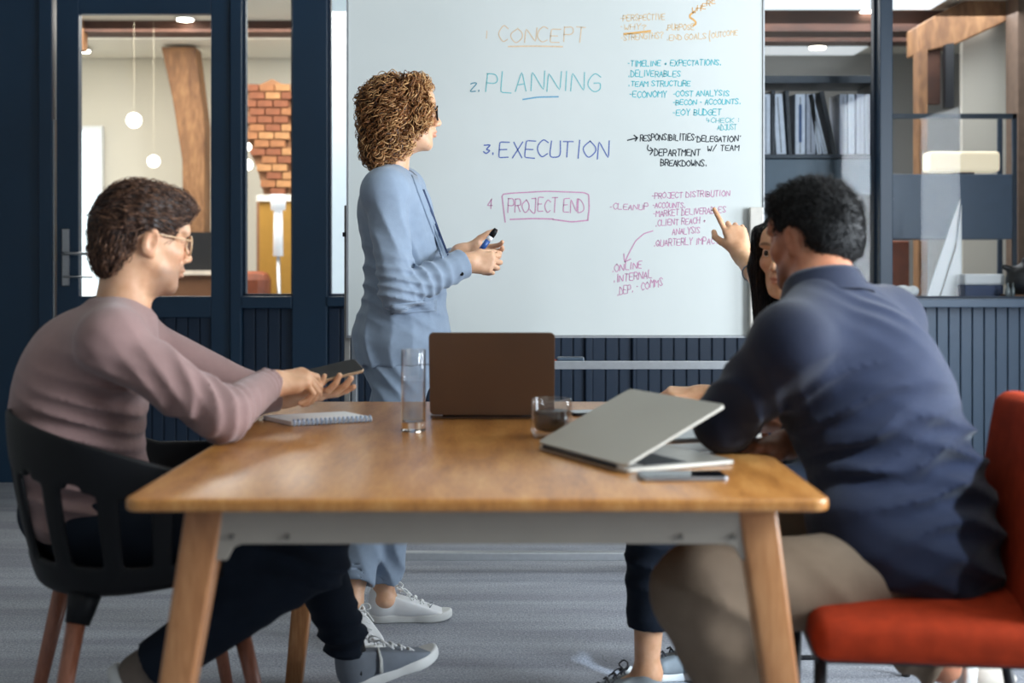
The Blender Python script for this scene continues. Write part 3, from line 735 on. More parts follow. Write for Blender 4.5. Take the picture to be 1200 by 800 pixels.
write('ANALYSIS', 788, 820, 268, 275, pink, 1.2, 2)
write('.QUARTERLY IMPACT', 766, 842, 281, 288.5, pink, 1.2, 3)
line([[(765, 270.5), (755, 273.5), (745, 282), (738, 295), (732.5, 306.5)], [(731, 297.5), (732, 307), (739, 303.5)]], pink, 1.3)
write('.ONLINE', 717, 752, 310.5, 318.5, pink, 1.3, 5)
write('.INTERNAL', 719, 764, 322, 331, pink, 1.3, 6)
write('.DEP. - COMMS', 723, 776, 337, 346, pink, 1.2, 12)

# things on the tray
TZ = bz(425)
er = empty('board_eraser', (bx(668), YB-.03, TZ), 'dark felt eraser with a silver grip lying on the whiteboard tray', 'eraser')
boxobj('grip', (bx(652), YB-.06, TZ+.008), (bx(684), YB-.015, TZ+.024), mat('slate_plastic', (62, 76, 90), .35), er, .006)
boxobj('felt', (bx(653), YB-.058, TZ), (bx(683), YB-.017, TZ+.008), mat('pale_felt', (200, 206, 212), .9), er)
mk = empty('red_marker', (bx(646), YB-.045, TZ+.008), 'red marker pen peeking out beside the laptop lid on the tray', 'marker')
MB().tube([(bx(620), YB-.045, TZ+.008), (bx(648), YB-.045, TZ+.008)], .008, 10).build('barrel', pw, mk, True)
MB().tube([(bx(648), YB-.045, TZ+.008), (bx(652), YB-.045, TZ+.008)], .0086, 10).build('cap', mat('red_plastic', (170, 56, 46), .4), mk, True)
# ================================================================== meeting table
TZ0 = .73; TX0, TX1, TY0, TY1 = -.612, .502, 2.005, 3.42
table = empty('meeting_table', ((TX0+TX1)/2, (TY0+TY1)/2, 0), 'long oak meeting table with splayed oak legs and a grey metal frame', 'table')
def rrect(x0, x1, y0, y1, r, n=8):
    o = []
    for cx, cy, a in ((x1-r, y1-r, 0), (x0+r, y1-r, 90), (x0+r, y0+r, 180), (x1-r, y0+r, 270)):
        for i in range(n+1):
            t = math.radians(a+90*i/n); o.append((cx+r*math.cos(t), cy+r*math.sin(t)))
    return o
top = MB().prism(rrect(TX0, TX1, TY0, TY1, .028), TZ0-.021, TZ0).build('tabletop', oak, table, bevel=.006, seg=3); smooth_by_angle(top, 50)
frm = mat('warm_grey_metal', (158, 150, 138), .5, .1, var=.05, nscale=8)
AX0, AX1, AY0, AY1 = TX0+.16, TX1-.14, TY0+.07, TY1-.07; zt = TZ0-.021; zb = zt-.062
fr = MB()
def apron(y, s):
    pts = [(AX0-.035, zt), (AX1+.03, zt), (AX1+.03, zb-.026), (AX1+.008, zb-.026), (AX1-.002, zb-.006), (AX1-.016, zb), (AX0+.016, zb), (AX0+.002, zb-.006), (AX0-.008, zb-.026), (AX0-.035, zb-.026)]
    fr.prism(pts, -y-.012, -y, R=np.array([[1,0,0],[0,0,-1],[0,1,0]]))
apron(AY0-.012, 1); apron(AY1, -1)
fr.box((AX0-.035, AY0, zb), (AX0-.023, AY1, zt)).box((AX1+.018, AY0, zb), (AX1+.03, AY1, zt))
fo = fr.build('metal_frame', frm, table, bevel=.0015)
for px in (AX0+.0, AX0+.09, AX1-.09, AX1-.005):
    MB().tube([(px, AY0-.013, zb+.012), (px, AY0-.017, zb+.012)], .0045, 10).build('bolt', mat('bolt_grey', (120, 114, 106), .4, .5), fo)
def leg(xt, xb, yt, yb, par=table, s=.032, sb=.022):
    v = []
    for z, x, y, q in ((zt, xt, yt, s), (0, xb, yb, sb)):
        for a, b in ((-1,-1),(1,-1),(1,1),(-1,1)): v.append((x+a*q, y+b*q, z))
    mb = MB(); mb.add(v, [(3,2,1,0),(4,5,6,7)]+[(i, (i+1) % 4, 4+(i+1) % 4, 4+i) for i in range(4)])
    o = mb.build('leg', oak_leg, par, bevel=.007, seg=3); smooth_by_angle(o, 50); return o
leg(-.495, -.605, AY0+.018, AY0-.03); leg(.395, .488, AY0+.018, AY0-.03)
leg(-.495, -.57, AY1-.02, AY1+.0); leg(.395, .50, AY1-.02, AY1+.0)

# ------------------------------------------------------------------ glass of water
clear = bpy.data.materials.new('clear_glass'); clear.use_nodes = True; b = clear.node_tree.nodes['Principled BSDF']
b.inputs['Transmission Weight'].default_value = 1; b.inputs['Roughness'].default_value = .0; b.inputs['IOR'].default_value = 1.45; b.inputs['Base Color'].default_value = (.98, .99, 1, 1)
watm = bpy.data.materials.new('water'); watm.use_nodes = True; b = watm.node_tree.nodes['Principled BSDF']
b.inputs['Transmission Weight'].default_value = 1; b.inputs['Roughness'].default_value = .0; b.inputs['IOR'].default_value = 1.33
g0 = V((484.5-600)/FPX*2.82, 2.82, TZ0)
wg = empty('water_glass', g0, 'tall straight clear tumbler of water on the table', 'glass')
R_ = .0272; Hh = .180
thin = glassmat('thin_clear_glass', (.97, .98, .985), 2.0)
MB().lathe([(R_, .022), (R_, Hh-.001), (R_-.0008, Hh), (R_-.0016, Hh-.001), (R_-.0018, .0225)], g0, 40).build('tumbler', thin, wg, True)
o = MB().lathe([(.0001, 0), (R_-.002, 0), (R_, .002), (R_, .022), (R_-.004, .0205), (.0001, .020)], g0, 40).build('thick_base', clear, wg); smooth_by_angle(o, 35)
o = MB().lathe([(.0001, .0208), (R_-.0045, .0215), (R_-.0022, .0235), (R_-.0020, .108), (.0001, .1075)], g0, 40).build('water', glassmat('thin_water', (.93, .95, .96), .8), wg); smooth_by_angle(o, 35)
# ------------------------------------------------------------------ coffee cup (double-walled)
c0 = V((646-600)/FPX*2.72, 2.72, TZ0)
cc = empty('coffee_glass', c0, 'short double-walled glass half full of black coffee', 'cup')
MB().lathe([(.0001, 0), (.034, 0), (.041, .006), (.0435, .02), (.0435, .078), (.0425, .0815), (.0412, .082), (.040, .0805), (.0385, .03), (.034, .018), (.02, .0125), (.0001, .012)], c0, 40).build('double_wall', thin, cc, True)
MB().lathe([(.0001, .0125), (.02, .013), (.0338, .0188), (.0382, .0305), (.0388, .056), (.0001, .056)], c0, 40).build('coffee', mat('coffee', (34, 16, 8), .12, var=.05), cc, True)
# ------------------------------------------------------------------ spiral notebook
A, B_, C_, D_ = (-.587, 3.017), (-.405, 3.10), (-.326, 2.985), (-.50, 2.90)
A, B_, C_, D_ = [np.array(q) for q in (A, B_, C_, D_)]
nb = empty('spiral_notebook', (*(A+B_+C_+D_)/4, TZ0), 'white wire-bound notebook lying closed near the left table edge', 'notebook')
MB().prism([tuple(q) for q in (D_, C_, B_, A)], TZ0+.0015, TZ0+.0095).build('page_block', mat('page_white', (226, 230, 234), .8, var=.03), nb)
MB().prism([tuple(q) for q in (D_, C_, B_, A)], TZ0+.0095, TZ0+.011).build('front_cover', pw, nb)
MB().prism([tuple(q) for q in (D_, C_, B_, A)], TZ0, TZ0+.0015).build('rear_cover', mat('card_grey', (120, 112, 108), .7), nb)
wir = mat('blue_white_wire', (178, 198, 226), .3, .3)
dr = unit(C_-D_); nr = np.array([dr[1], -dr[0]]); L = np.linalg.norm(C_-D_)
for i in range(18):
    c = D_+dr*(.006+(L-.012)*i/17); pts = []
    for a in np.linspace(0, 2*math.pi, 11)[:-1]:
        o = nr*math.cos(a)*.0065; pts.append((c[0]+o[0], c[1]+o[1], TZ0+.0072+.0072*math.sin(a)))
    MB().tube(pts, .0022, 5, True).build('wire_ring', wir, nb, True)
# ------------------------------------------------------------------ laptops
def laptop(name, label, hinge0, hinge1, depth, ang, body, lidm, base_h=.009, lid_t=.006):
    """hinge0->hinge1 edge on the table; the base extends to the left of that direction; lid opened by ang"""
    h0 = np.array([*hinge0, TZ0]); h1 = np.array([*hinge1, TZ0]); xdir = unit(h1-h0); W = np.linalg.norm(h1-h0)
    z = V(0, 0, 1); yd = np.cross(z, xdir); e = empty(name, (h0+h1)/2, label, 'laptop')
    R = np.stack([xdir, yd, z], 1)
    bs = MB().prism(rrect(0, W, 0, depth, .012, 5), .0015, base_h, R, h0).build('base', body, e, bevel=.0012)
    kb = MB().box((.02, .055, base_h), (W-.02, depth*.52+.02, base_h+.0006), R, h0)
    kb.build('key_well', mat('dark_key_well', (44, 46, 50), .6), bs)
    keys = MB(); nx, ny = 13, 5
    for i in range(nx):
        for j in range(ny):
            kw = (W-.046)/nx; kd = (depth*.52-.045)/ny
            keys.box((.023+i*kw, .06+j*kd, base_h+.0006), (.023+(i+1)*kw-.0025, .06+(j+1)*kd-.0025, base_h+.0016), R, h0)
    ko = keys.build('keys', mat('key_black', (28, 30, 33), .55), bs); ko['kind'] = 'stuff'
    MB().box((W*.34, depth*.60, base_h), (W*.66, depth*.93, base_h+.0003), R, h0).build('trackpad', body, bs)
    c, s_ = math.cos(ang), math.sin(ang)
    yl = yd*c+z*s_; zl = -yd*s_+z*c; Rl = np.stack([xdir, yl, zl], 1); o = h0+z*(base_h+.001)
    ld = MB().prism(rrect(0, W, .002, depth, .012, 5), 0, lid_t, Rl, o).build('lid', lidm, e, bevel=.0015)
    MB().box((.008, .012, -.0008), (W-.008, depth-.008, 0), Rl, o).build('screen', mat('screen_black', (16, 18, 22), .12), ld)
    MB().tube([o+xdir*.03+V(0,0,.0), o+xdir*(W-.03)], .0045, 10).build('hinge', blackm, e, True)
    for fx in (.02, W-.02):
        for fy in (.02, depth-.02):
            q = h0+xdir*fx+yd*fy; MB().lathe([(.006, 0), (.006, .0018)], q, 10).build('foot', blackp, bs)
    return e
brown = mat('bronze_aluminium', (104, 84, 70), .42, .35, var=.04, nscale=4)
silver = mat('silver_aluminium', (186, 182, 172), .42, .35, var=.03, nscale=4)
laptop('open_laptop', 'bronze-brown laptop standing open with its back to us', (-.194, 3.03), (.100, 3.03), .205, math.radians(104), brown, brown)
laptop('half_closed_laptop', 'silver laptop with its lid almost shut, right of the coffee', (.050, 2.536), (.198, 2.240), .238, math.radians(24), silver, silver)
# ------------------------------------------------------------------ phones, papers
def phone(name, label, c, dirv, ln, wd, th=.0085, cat='phone', caps=None):
    c = np.array(c, float); d = unit(np.array([*dirv, 0.])); R = np.stack([d, np.cross([0,0,1], d), V(0,0,1)], 1)
    e = empty(name, c, label, cat)
    MB().prism(rrect(-ln/2, ln/2, -wd/2, wd/2, .009, 5), 0, th-.0012, R, c).build('case', caps or mat('phone_silver', (150, 152, 156), .35, .5), e, bevel=.002)
    sc = MB().prism(rrect(-ln/2+.003, ln/2-.003, -wd/2+.003, wd/2-.003, .007, 5), th-.0012, th, R, c).build('screen', mat('phone_glass', (20, 22, 26), .06), e)
    return e
phone('smartphone', 'smartphone lying on the table in front of the silver laptop', (.292, 2.20, TZ0), (1, .035), .150, .068, .0085)
phone('smartphone', 'dark phone on the table behind the coffee glass', (.19, 3.13, TZ0), (1, .25), .10, .07, .008, caps=blackp)
phone('tablet', 'grey tablet half hidden behind the silver laptop', (.40, 2.72, TZ0), (1, .3), .20, .14, .009, 'tablet')
ps = empty('paper_sheet', (.395, 2.60, TZ0), 'white paper sheet lying behind the silver laptop', 'sheet of paper')
MB().prism([(.33, 2.50), (.46, 2.55), (.42, 2.64), (.30, 2.60)], TZ0, TZ0+.0008).build('sheet', pw, ps)

# ================================================================== chairs
def black_chair(c, ang, label, parts=True):
    cx, cy = c; e = empty('slotted_armchair', (cx, cy, 0), label, 'chair')
    ca, sa = math.cos(ang), math.sin(ang)
    def W(x, y, z): return (cx+ca*x-sa*y, cy+sa*x+ca*y, z)
    NU, NV = 84, 34
    slots = []
    def rimpt(u):   # u -1..1, 0 = middle of the backrest; local +x = facing direction
        a = abs(u); sg = 1 if u >= 0 else -1
        if a < .62:
            ph = a/.62*math.radians(96); x = -.02-.235*math.cos(ph); y = .275*math.sin(ph)
        else:
            t = (a-.62)/.38; x = .005+.24*t; y = .273-.0*t-.025*t*t
        z = .80-.12*min(1, a/.75)**1.5-.012*max(0, a-.75)
        return np.array([x, sg*y, z])
    V_ = np.zeros((NU+1, NV+1, 3)); 
    for i in range(NU+1):
        u = -1+2*i/NU; r = rimpt(u); bs = np.array([r[0]*.80+.01, r[1]*.80, .455-.01*math.cos(u*3)])
        for j in range(NV+1):
            v = j/NV
            if v < .72:
                t = v/.72; q = r*(1-t)+bs*t; q[:2] = r[:2]+(bs[:2]-r[:2])*(t**1.8); 
                q[2] = r[2]+(bs[2]-r[2])*math.sin(t*math.pi/2)**1.15 if False else r[2]+(bs[2]-r[2])*t
            else:
                t = (v-.72)/.28; cen = np.array([r[0]*.15, 0, .440]); k = math.sin(t*math.pi/2)*.25+.75*t
                q = bs*(1-k)+cen*k; q[2] = bs[2]-.02*math.sin(min(1, t*2)*math.pi/2)
            V_[i, j] = W(*q)
    f = []
    sl = [(-.60, -.49), (-.42, -.30), (-.235, -.115), (-.055, .055), (.115, .235), (.30, .42), (.49, .60), (-.74, -.66), (.66, .74)]
    for i in range(NU):
        for j in range(NV):
            uc = -1+2*(i+.5)/NU; vc = (j+.5)/NV
            hole = False
            for a, b in sl:
                m_ = (a+b)/2; hw = (b-a)/2
                if abs(uc-m_) < hw:
                    edge = .03*(abs(uc-m_)/hw)**3
                    if .22+edge < vc < .60-edge: hole = True
            if not hole: f.append((i*(NV+1)+j, i*(NV+1)+j+1, (i+1)*(NV+1)+j+1, (i+1)*(NV+1)+j))
    o = meshobj('shell', V_.reshape(-1, 3), f, blackp, e, True)
    bm = bmesh.new(); bm.from_mesh(o.data); bmesh.ops.remove_doubles(bm, verts=bm.verts, dist=1e-5); bm.to_mesh(o.data); bm.free()
    s = o.modifiers.new('thick', 'SOLIDIFY'); s.thickness = .013; s.offset = 0
    s = o.modifiers.new('sub', 'SUBSURF'); s.levels = 1; s.render_levels = 1
    # underside block and legs
    for sx_, sy_ in ((-1,-1),(-1,1),(1,-1),(1,1)):
        p0 = W(.02+.135*sx_, .135*sy_, .455); p1 = W(.02+.155*sx_, .155*sy_, .385); MB().tube([p0, p1], [.036, .024], 12).build('leg_socket', blackp, e, True)
    for sx_, sy_ in ((-1,-1),(-1,1),(1,-1),(1,1)):
        MB().tube([W(.02+.155*sx_, .155*sy_, .40), W(.02+.235*sx_, .225*sy_, 0)], [.019, .012], 14).build('leg', cherry, e, True)
    return e
black_chair((-.80, 2.73), math.radians(24), 'black slotted plastic armchair on brown dowel legs under the man in the mauve jumper')

def fabric(name, c, bs=600, var=.15):
    return mat(name, c, .9, var=var, nscale=40, bmp=.35, bscale=bs, sheen=.3, spec=.2)
orangef = mat('orange_wool', (150, 48, 20), .85, var=.15, nscale=40, bmp=.35, bscale=600, spec=.15)
def padded_chair(c, ang, m, label, hb=.86):
    cx, cy = c; e = empty('padded_chair', (cx, cy, 0), label, 'chair'); ca, sa = math.cos(ang), math.sin(ang)
    def W(x, y, z): return np.array([cx+ca*x-sa*y, cy+sa*x+ca*y, z])
    # seat: local +x = facing
    S = SDF()
    R = np.array([[ca, -sa, 0], [sa, ca, 0], [0, 0, 1]])
    def pad(p, d):
        q = (p-W(0, 0, .462))@R; q = q+0
        z = q[:, 2]-.012*np.cos(q[:, 1]*6)+.02*np.clip(-q[:, 0]-.1, 0, 1)
        b_ = np.stack([np.abs(q[:, 0])-.185, np.abs(q[:, 1])-.205, np.abs(z)-.012], 1)
        e1 = np.sqrt((np.maximum(b_, 0)**2).sum(1))+np.minimum(b_.max(1), 0)-.024
        # backrest leaning back and curved
        x2 = q[:, 0]+.190+.12*(q[:, 2]-.0)+.25*q[:, 1]**2*0
        x2 = x2-.55*q[:, 1]**2
        zz = q[:, 2]-.18; hw = .215-.10*np.clip(zz-.02, 0, 1)
        b2 = np.stack([np.abs(x2)-.006, np.abs(q[:, 1])-hw+.03, np.abs(zz)-.185], 1)
        e2 = np.sqrt((np.maximum(b2, 0)**2).sum(1))+np.minimum(b2.max(1), 0)-.026
        return e1, e2
    S.pts = [W(-.45, -.3, .40), W(.3, .3, .9), W(-.45, .3, .4), W(.3, -.3, .9)]
    S1 = SDF(); S1.pts = S.pts; S1.fn(lambda p, d: pad(p, d)[0]); sdfobj('seat', S1, .010, m, e, 2)
    S2 = SDF(); S2.pts = S.pts; S2.fn(lambda p, d: pad(p, d)[1]); sdfobj('backrest', S2, .010, m, e, 2)
    for s_ in (-1, 1):
        MB().tube([W(.19, .17*s_, .43), W(.20, .19*s_, 0)], .011, 10).build('leg', blackm, e, True)
        MB().tube([W(-.19, .17*s_, .43), W(-.27, .19*s_, 0)], .011, 10).build('leg', blackm, e, True)
        MB().tube([W(.2, .187*s_, .05), W(-.26, .188*s_, .05)], .007, 8).build('stretcher', blackm, e, True)
    MB().tube([W(.199, -.185, .09), W(.199, .185, .09)], .007, 8).build('stretcher', blackm, e, True)
    MB().box((-.2, -.18, -.012), (.2, .18, .0), R, W(0, 0, .43)).build('seat_frame', blackm, e)
    return e
padded_chair((.735, 2.34), math.radians(180-6), orangef, 'orange upholstered chair under the man in the navy shirt')
padded_chair((.78, 3.22), math.radians(180), fabric('charcoal_wool', (52, 52, 54)), 'charcoal chair of the pointing woman, mostly hidden behind the navy-shirted man')
# ================================================================== people
def skinmat(name, col, col2):
    m, nt, b = newmat(name); at = nt.nodes.new('ShaderNodeVertexColor'); at.layer_name = 'tone'
    v = mapping(nt, (1, 1, 1)); n = noise(nt, 35, 4, v)
    base = ramp(nt, n.outputs[0], [(.35, lin(col2)), (.65, lin(col))])
    mm = nt.nodes.new('ShaderNodeMix'); mm.data_type = 'RGBA'; mm.blend_type = 'MULTIPLY'; mm.inputs[0].default_value = 1
    nt.links.new(base, mm.inputs[6]); nt.links.new(at.outputs[0], mm.inputs[7]); nt.links.new(mm.outputs[2], b.inputs['Base Color'])
    b.inputs['Roughness'].default_value = .48; b.inputs['Subsurface Weight'].default_value = .12; b.inputs['Subsurface Scale'].default_value = .01
    n2 = noise(nt, 500, 2, v); bump(nt, b, n2.outputs[0], .12, .001); return m
def hairmat(name, dark, mid, light, rough=.42):
    m, nt, b = newmat(name); at = nt.nodes.new('ShaderNodeVertexColor'); at.layer_name = 'tone'
    sp = nt.nodes.new('ShaderNodeSeparateColor'); nt.links.new(at.outputs[0], sp.inputs[0])
    nt.links.new(ramp(nt, sp.outputs[0], [(0, lin(dark)), (.5, lin(mid)), (1, lin(light))]), b.inputs['Base Color'])
    b.inputs['Roughness'].default_value = rough; b.inputs['Specular IOR Level'].default_value = .4; return m

def head_sdf(neck_to, female=False, neck_r=.056, jaw=1.0):
    """local frame: x right, y face forward, z up. neck_to = local point of the neck base"""
    f = .93 if female else 1.0
    S = SDF()
    S.ell((0, -.014, .036), (.0745, .094, .082), k=.01)
    S.ell((0, .026, -.022), (.059*f, .062, .078), k=.035)
    S.ell((0, .030, -.068), (.049*f*jaw, .050, .036), k=.03)
    S.ell((0, .072, -.094), (.019*f, .014, .015), k=.022)
    for s in (-1, 1):
        S.cap((s*.056*f, .0, -.035), (s*.026*f, .062, -.088), .014, .012, .022)   # jaw line
        S.ell((s*.040, .060, -.018), (.020, .020, .018), k=.02)                      # cheekbone
        S.ell((s*.024, .083, .027), (.024, .010, .007 if female else .009), k=.012)      # brow
    S.ell((0, .076, .05), (.045, .018, .025), k=.03)
    for s in (-1, 1): S.ell((s*.031, .099, .008), (.017, .016, .012), k=.012, sub=True)
    for s in (-1, 1):
        S.ell((s*.031, .0745, .008), (.0155, .0135, .0125), k=.003)                       # eyeball + lids
    S.cap((0, .084, .020), (0, .106, -.022), .0065, .0095, .012)
    S.ell((0, .106, -.027), (.0095, .0105, .008), k=.006)
    for s in (-1, 1): S.ell((s*.011, .098, -.030), (.0065, .0095, .0065), k=.005)
    S.ell((0, .086, -.050), (.022, .013, .012), k=.012)
    S.ell((0, .0945, -.0535), (.019, .0075, .0048), k=.005)
    S.ell((0, .0925, -.0645), (.017, .0080, .0056), k=.005)
    S.cap((-.02, .0985, -.0592), (.02, .0985, -.0592), .0016, .0016, .003, sub=True)
    for s in (-1, 1):
        Re = np.array(Matrix.Rotation(math.radians(-14*s), 3, 'Z')@Matrix.Rotation(math.radians(-12), 3, 'X'))
        S.ell((s*.0765, -.008, .0), (.0075, .0180, .0310), Re, k=.007)
        S.ell((s*.0845, -.004, .002), (.0055, .0105, .0200), Re, k=.003, sub=True)
        S.ell((s*.0775, -.000, -.004), (.0035, .0055, .0075), Re, k=.003)
        S.ell((s*.0755, -.002, -.026), (.0050, .0090, .0085), k=.006)
    nt_ = np.array(neck_to, float)
    S.cap((0, -.022, -.045), nt_, neck_r*.96, neck_r*1.06, .025)
    S.ell((0, .015, -.085), (.035, .035, .022), k=.03)
    return S
def head_tones(v, female=False, beard=0):
    t = np.ones((len(v), 3))
    lip = np.exp(-((v[:, 0]/.019)**4+((v[:, 2]+.059)/.0095)**4+(np.clip(.086-v[:, 1], 0, 1)/.004)**2))
    t *= 1-lip[:, None]*np.array([.22, .46, .42])*(1.0 if female else .7)
    for s in (-1, 1):
        ck = np.exp(-(((v[:, 0]-s*.042)/.022)**2+((v[:, 1]-.07)/.03)**2+((v[:, 2]+.022)/.02)**2)); t *= 1-ck[:, None]*np.array([.02, .16, .16])
        ear = np.clip((np.abs(v[:, 0])-.074)/.006, 0, 1)*np.exp(-((v[:, 1]+.008)/.03)**2); t *= 1-ear[:, None]*np.array([.02, .10, .12])*.5
        br = np.exp(-(((v[:, 0]-s*.030)/.019)**4+((v[:, 2]-.029-.003*np.cos((v[:, 0]-s*.03)*90))/.0042)**4))*(v[:, 1] > .06); t *= 1-br[:, None]*np.array([.70, .76, .80])
    if beard:
        m = np.clip((-.040-v[:, 2]+np.clip(v[:, 1]-.06, 0, 1)*.2)/.02, 0, 1)*np.clip((v[:, 1]+.0)/.03, 0, 1)*np.clip((v[:, 2]+.125)/.012, 0, 1)*np.clip((.105-v[:, 2]*0-.0), 0, 1)/.105
        mst = np.exp(-((v[:, 0]/.024)**4+((v[:, 2]+.045)/.006)**4))*(v[:, 1] > .08)
        m = np.clip(m+mst, 0, 1)*(1-lip); t *= 1-m[:, None]*np.array([.5, .5, .46])*beard
    return t
def eyes(par, R, c):
    for s in (-1, 1):
        q = V(s*.031, .0762, .0080)
        mb = MB(); r = .0122; n = 14; prof = [(r*math.sin(a), r*math.cos(a)) for a in np.linspace(1e-3, math.pi, 11)]
        mb.m = 0; vv = [(rr_*math.cos(2*math.pi*k/n), zz_, rr_*math.sin(2*math.pi*k/n)) for rr_, zz_ in prof for k in range(n)]
        vv = [tuple(R@(q+np.array(p))+c) for p in vv]
        fs = [(i*n+k, i*n+(k+1) % n, (i+1)*n+(k+1) % n, (i+1)*n+k) for i in range(10) for k in range(n)]
        mb.add(vv, fs); mb.mi = [2 if i < n else (1 if i < 2*n else 0) for i in range(len(fs))]
        mb.build('eye', [mat('eye_white', (226, 222, 214), .2), mat('iris', (84, 62, 44), .2), mat('pupil', (10, 10, 12), .1)], par, True)
        # upper lid
FING = [((.030, .090), (.041, .025, .021), .0092), ((.010, .096), (.045, .028, .022), .0094), ((-.010, .092), (.041, .026, .021), .0088), ((-.029, .082), (.032, .020, .019), .0078)]
def hand_sdf(wrist, fdir, ndir, right, curls, thumb, forearm=None, spread=6, scale=1.0, fr=.026):
    """fdir finger direction, ndir out of the back of the hand; curls: four (mcp,pip,dip) in degrees; thumb: list of local directions"""
    f = unit(fdir); n = np.array(ndir, float); n = unit(n-f*(n@f)); x = np.cross(f, n)*(-1 if right else 1)
    M = np.stack([x, f, n], 1); w0 = np.array(wrist, float)
    T = lambda p: w0+M@(np.array(p, float)*scale); s = scale
    S = SDF()
    S.cap(T((0, -.01, 0)), T((0, .02, 0)), .024*s, .026*s, .01)
    for xx, yy, r in ((.026, .082, .0135), (.009, .087, .0140), (-.009, .083, .0135), (-.026, .075, .0120)):
        S.cap(T((xx*.55, .012, -.002)), T((xx, yy, .0)), .0155*s, r*s, .012*s)
    S.cap(T((.012, .015, -.008)), T((.036, .048, -.010)), .018*s, .0145*s, .014*s)   # thenar
    S.cap(T((-.016, .015, -.008)), T((-.024, .055, -.008)), .016*s, .013*s, .014*s)
    for i, ((bx_0, by_0), ln, r) in enumerate(FING):
        sp = math.radians((1.5-i)*spread*.55); d0 = V(math.sin(sp), math.cos(sp), 0); p = V(bx_0*.93, by_0-.006, 0); ang = 0
        F = SDF(); rr_ = r
        for j in range(3):
            ang += math.radians(curls[i][j]); d = V(d0[0]*math.cos(ang), d0[1]*math.cos(ang), -math.sin(ang))
            q = p+d*ln[j]; r2 = rr_*(.93 if j < 2 else .86); F.cap(T(p), T(q), rr_*s, r2*s, .002); p = q; rr_ = r2
        S.merge(F, .0045*s)
    F = SDF(); p = V(.030, .040, -.010); rr_ = .0130
    for j, (d, L) in enumerate(zip(thumb, (.030, .032, .026))):
        q = p+unit(d)*L; r2 = (.0118, .0105, .0092)[j]; F.cap(T(p), T(q), rr_*s, r2*s, .003); p = q; rr_ = r2
    S.merge(F, .007*s)
    if forearm is not None: S.cap(T((0, -.005, 0)), forearm, fr*s, .034*s, .02)
    return S, M
def torso(S, j, g=0.0, k=.05, bulk=1.0):
    """pelvis, waist, chest, neck base, shoulder and hip joints"""
    r = unit(j['sR']-j['sL']); up = unit(j['neck']-j['chest']); fwd = unit(np.cross(up, r)); up = np.cross(r, fwd)
    Rc = np.stack([r, fwd, up], 1)
    up2 = unit(j['chest']-j['pelvis']); r2 = unit(j['hR']-j['hL']); f2 = unit(np.cross(up2, r2)); r2 = np.cross(f2, up2); Rp = np.stack([r2, f2, up2], 1)
    tw, td = j.get('tw', .165), j.get('td', .118)
    S.ell(j['chest'], (tw+g, td+g, .175), Rc, k)
    S.ell(j['waist'], (tw*.90*bulk+g, td*.98*bulk+g, .16), Rp, k)
    S.ell(j['pelvis'], (tw*.98+g, td*1.05+g, .125), Rp, k)
    S.cap(j['sL'], j['chest']+up*.07, .058+g, .075+g, k); S.cap(j['sR'], j['chest']+up*.07, .058+g, .075+g, k)
    for s in ('sL', 'sR'): S.cap(j['neck']-up*.015, j[s]+up*.018, .046+g, .040+g, .04)
    return Rc, Rp

class Person:
    def __init__(s, loc, label): s.e = empty('person', loc, label, 'person'); s.bits = []; s.tones = []
    def addskin(s, S, h, tones=None, M=None, it=1):
        v, f = sdfmesh(S, h, it); t = tones(v) if tones else np.ones((len(v), 3))
        if M is not None: v = v@M[0].T+M[1]
        s.bits.append((v, f)); s.tones.append(t)
    def body(s, m):
        v, f = joinmesh(s.bits); o = meshobj('body', v, f, m, s.e, True); setcol(o, np.concatenate(s.tones)); return o

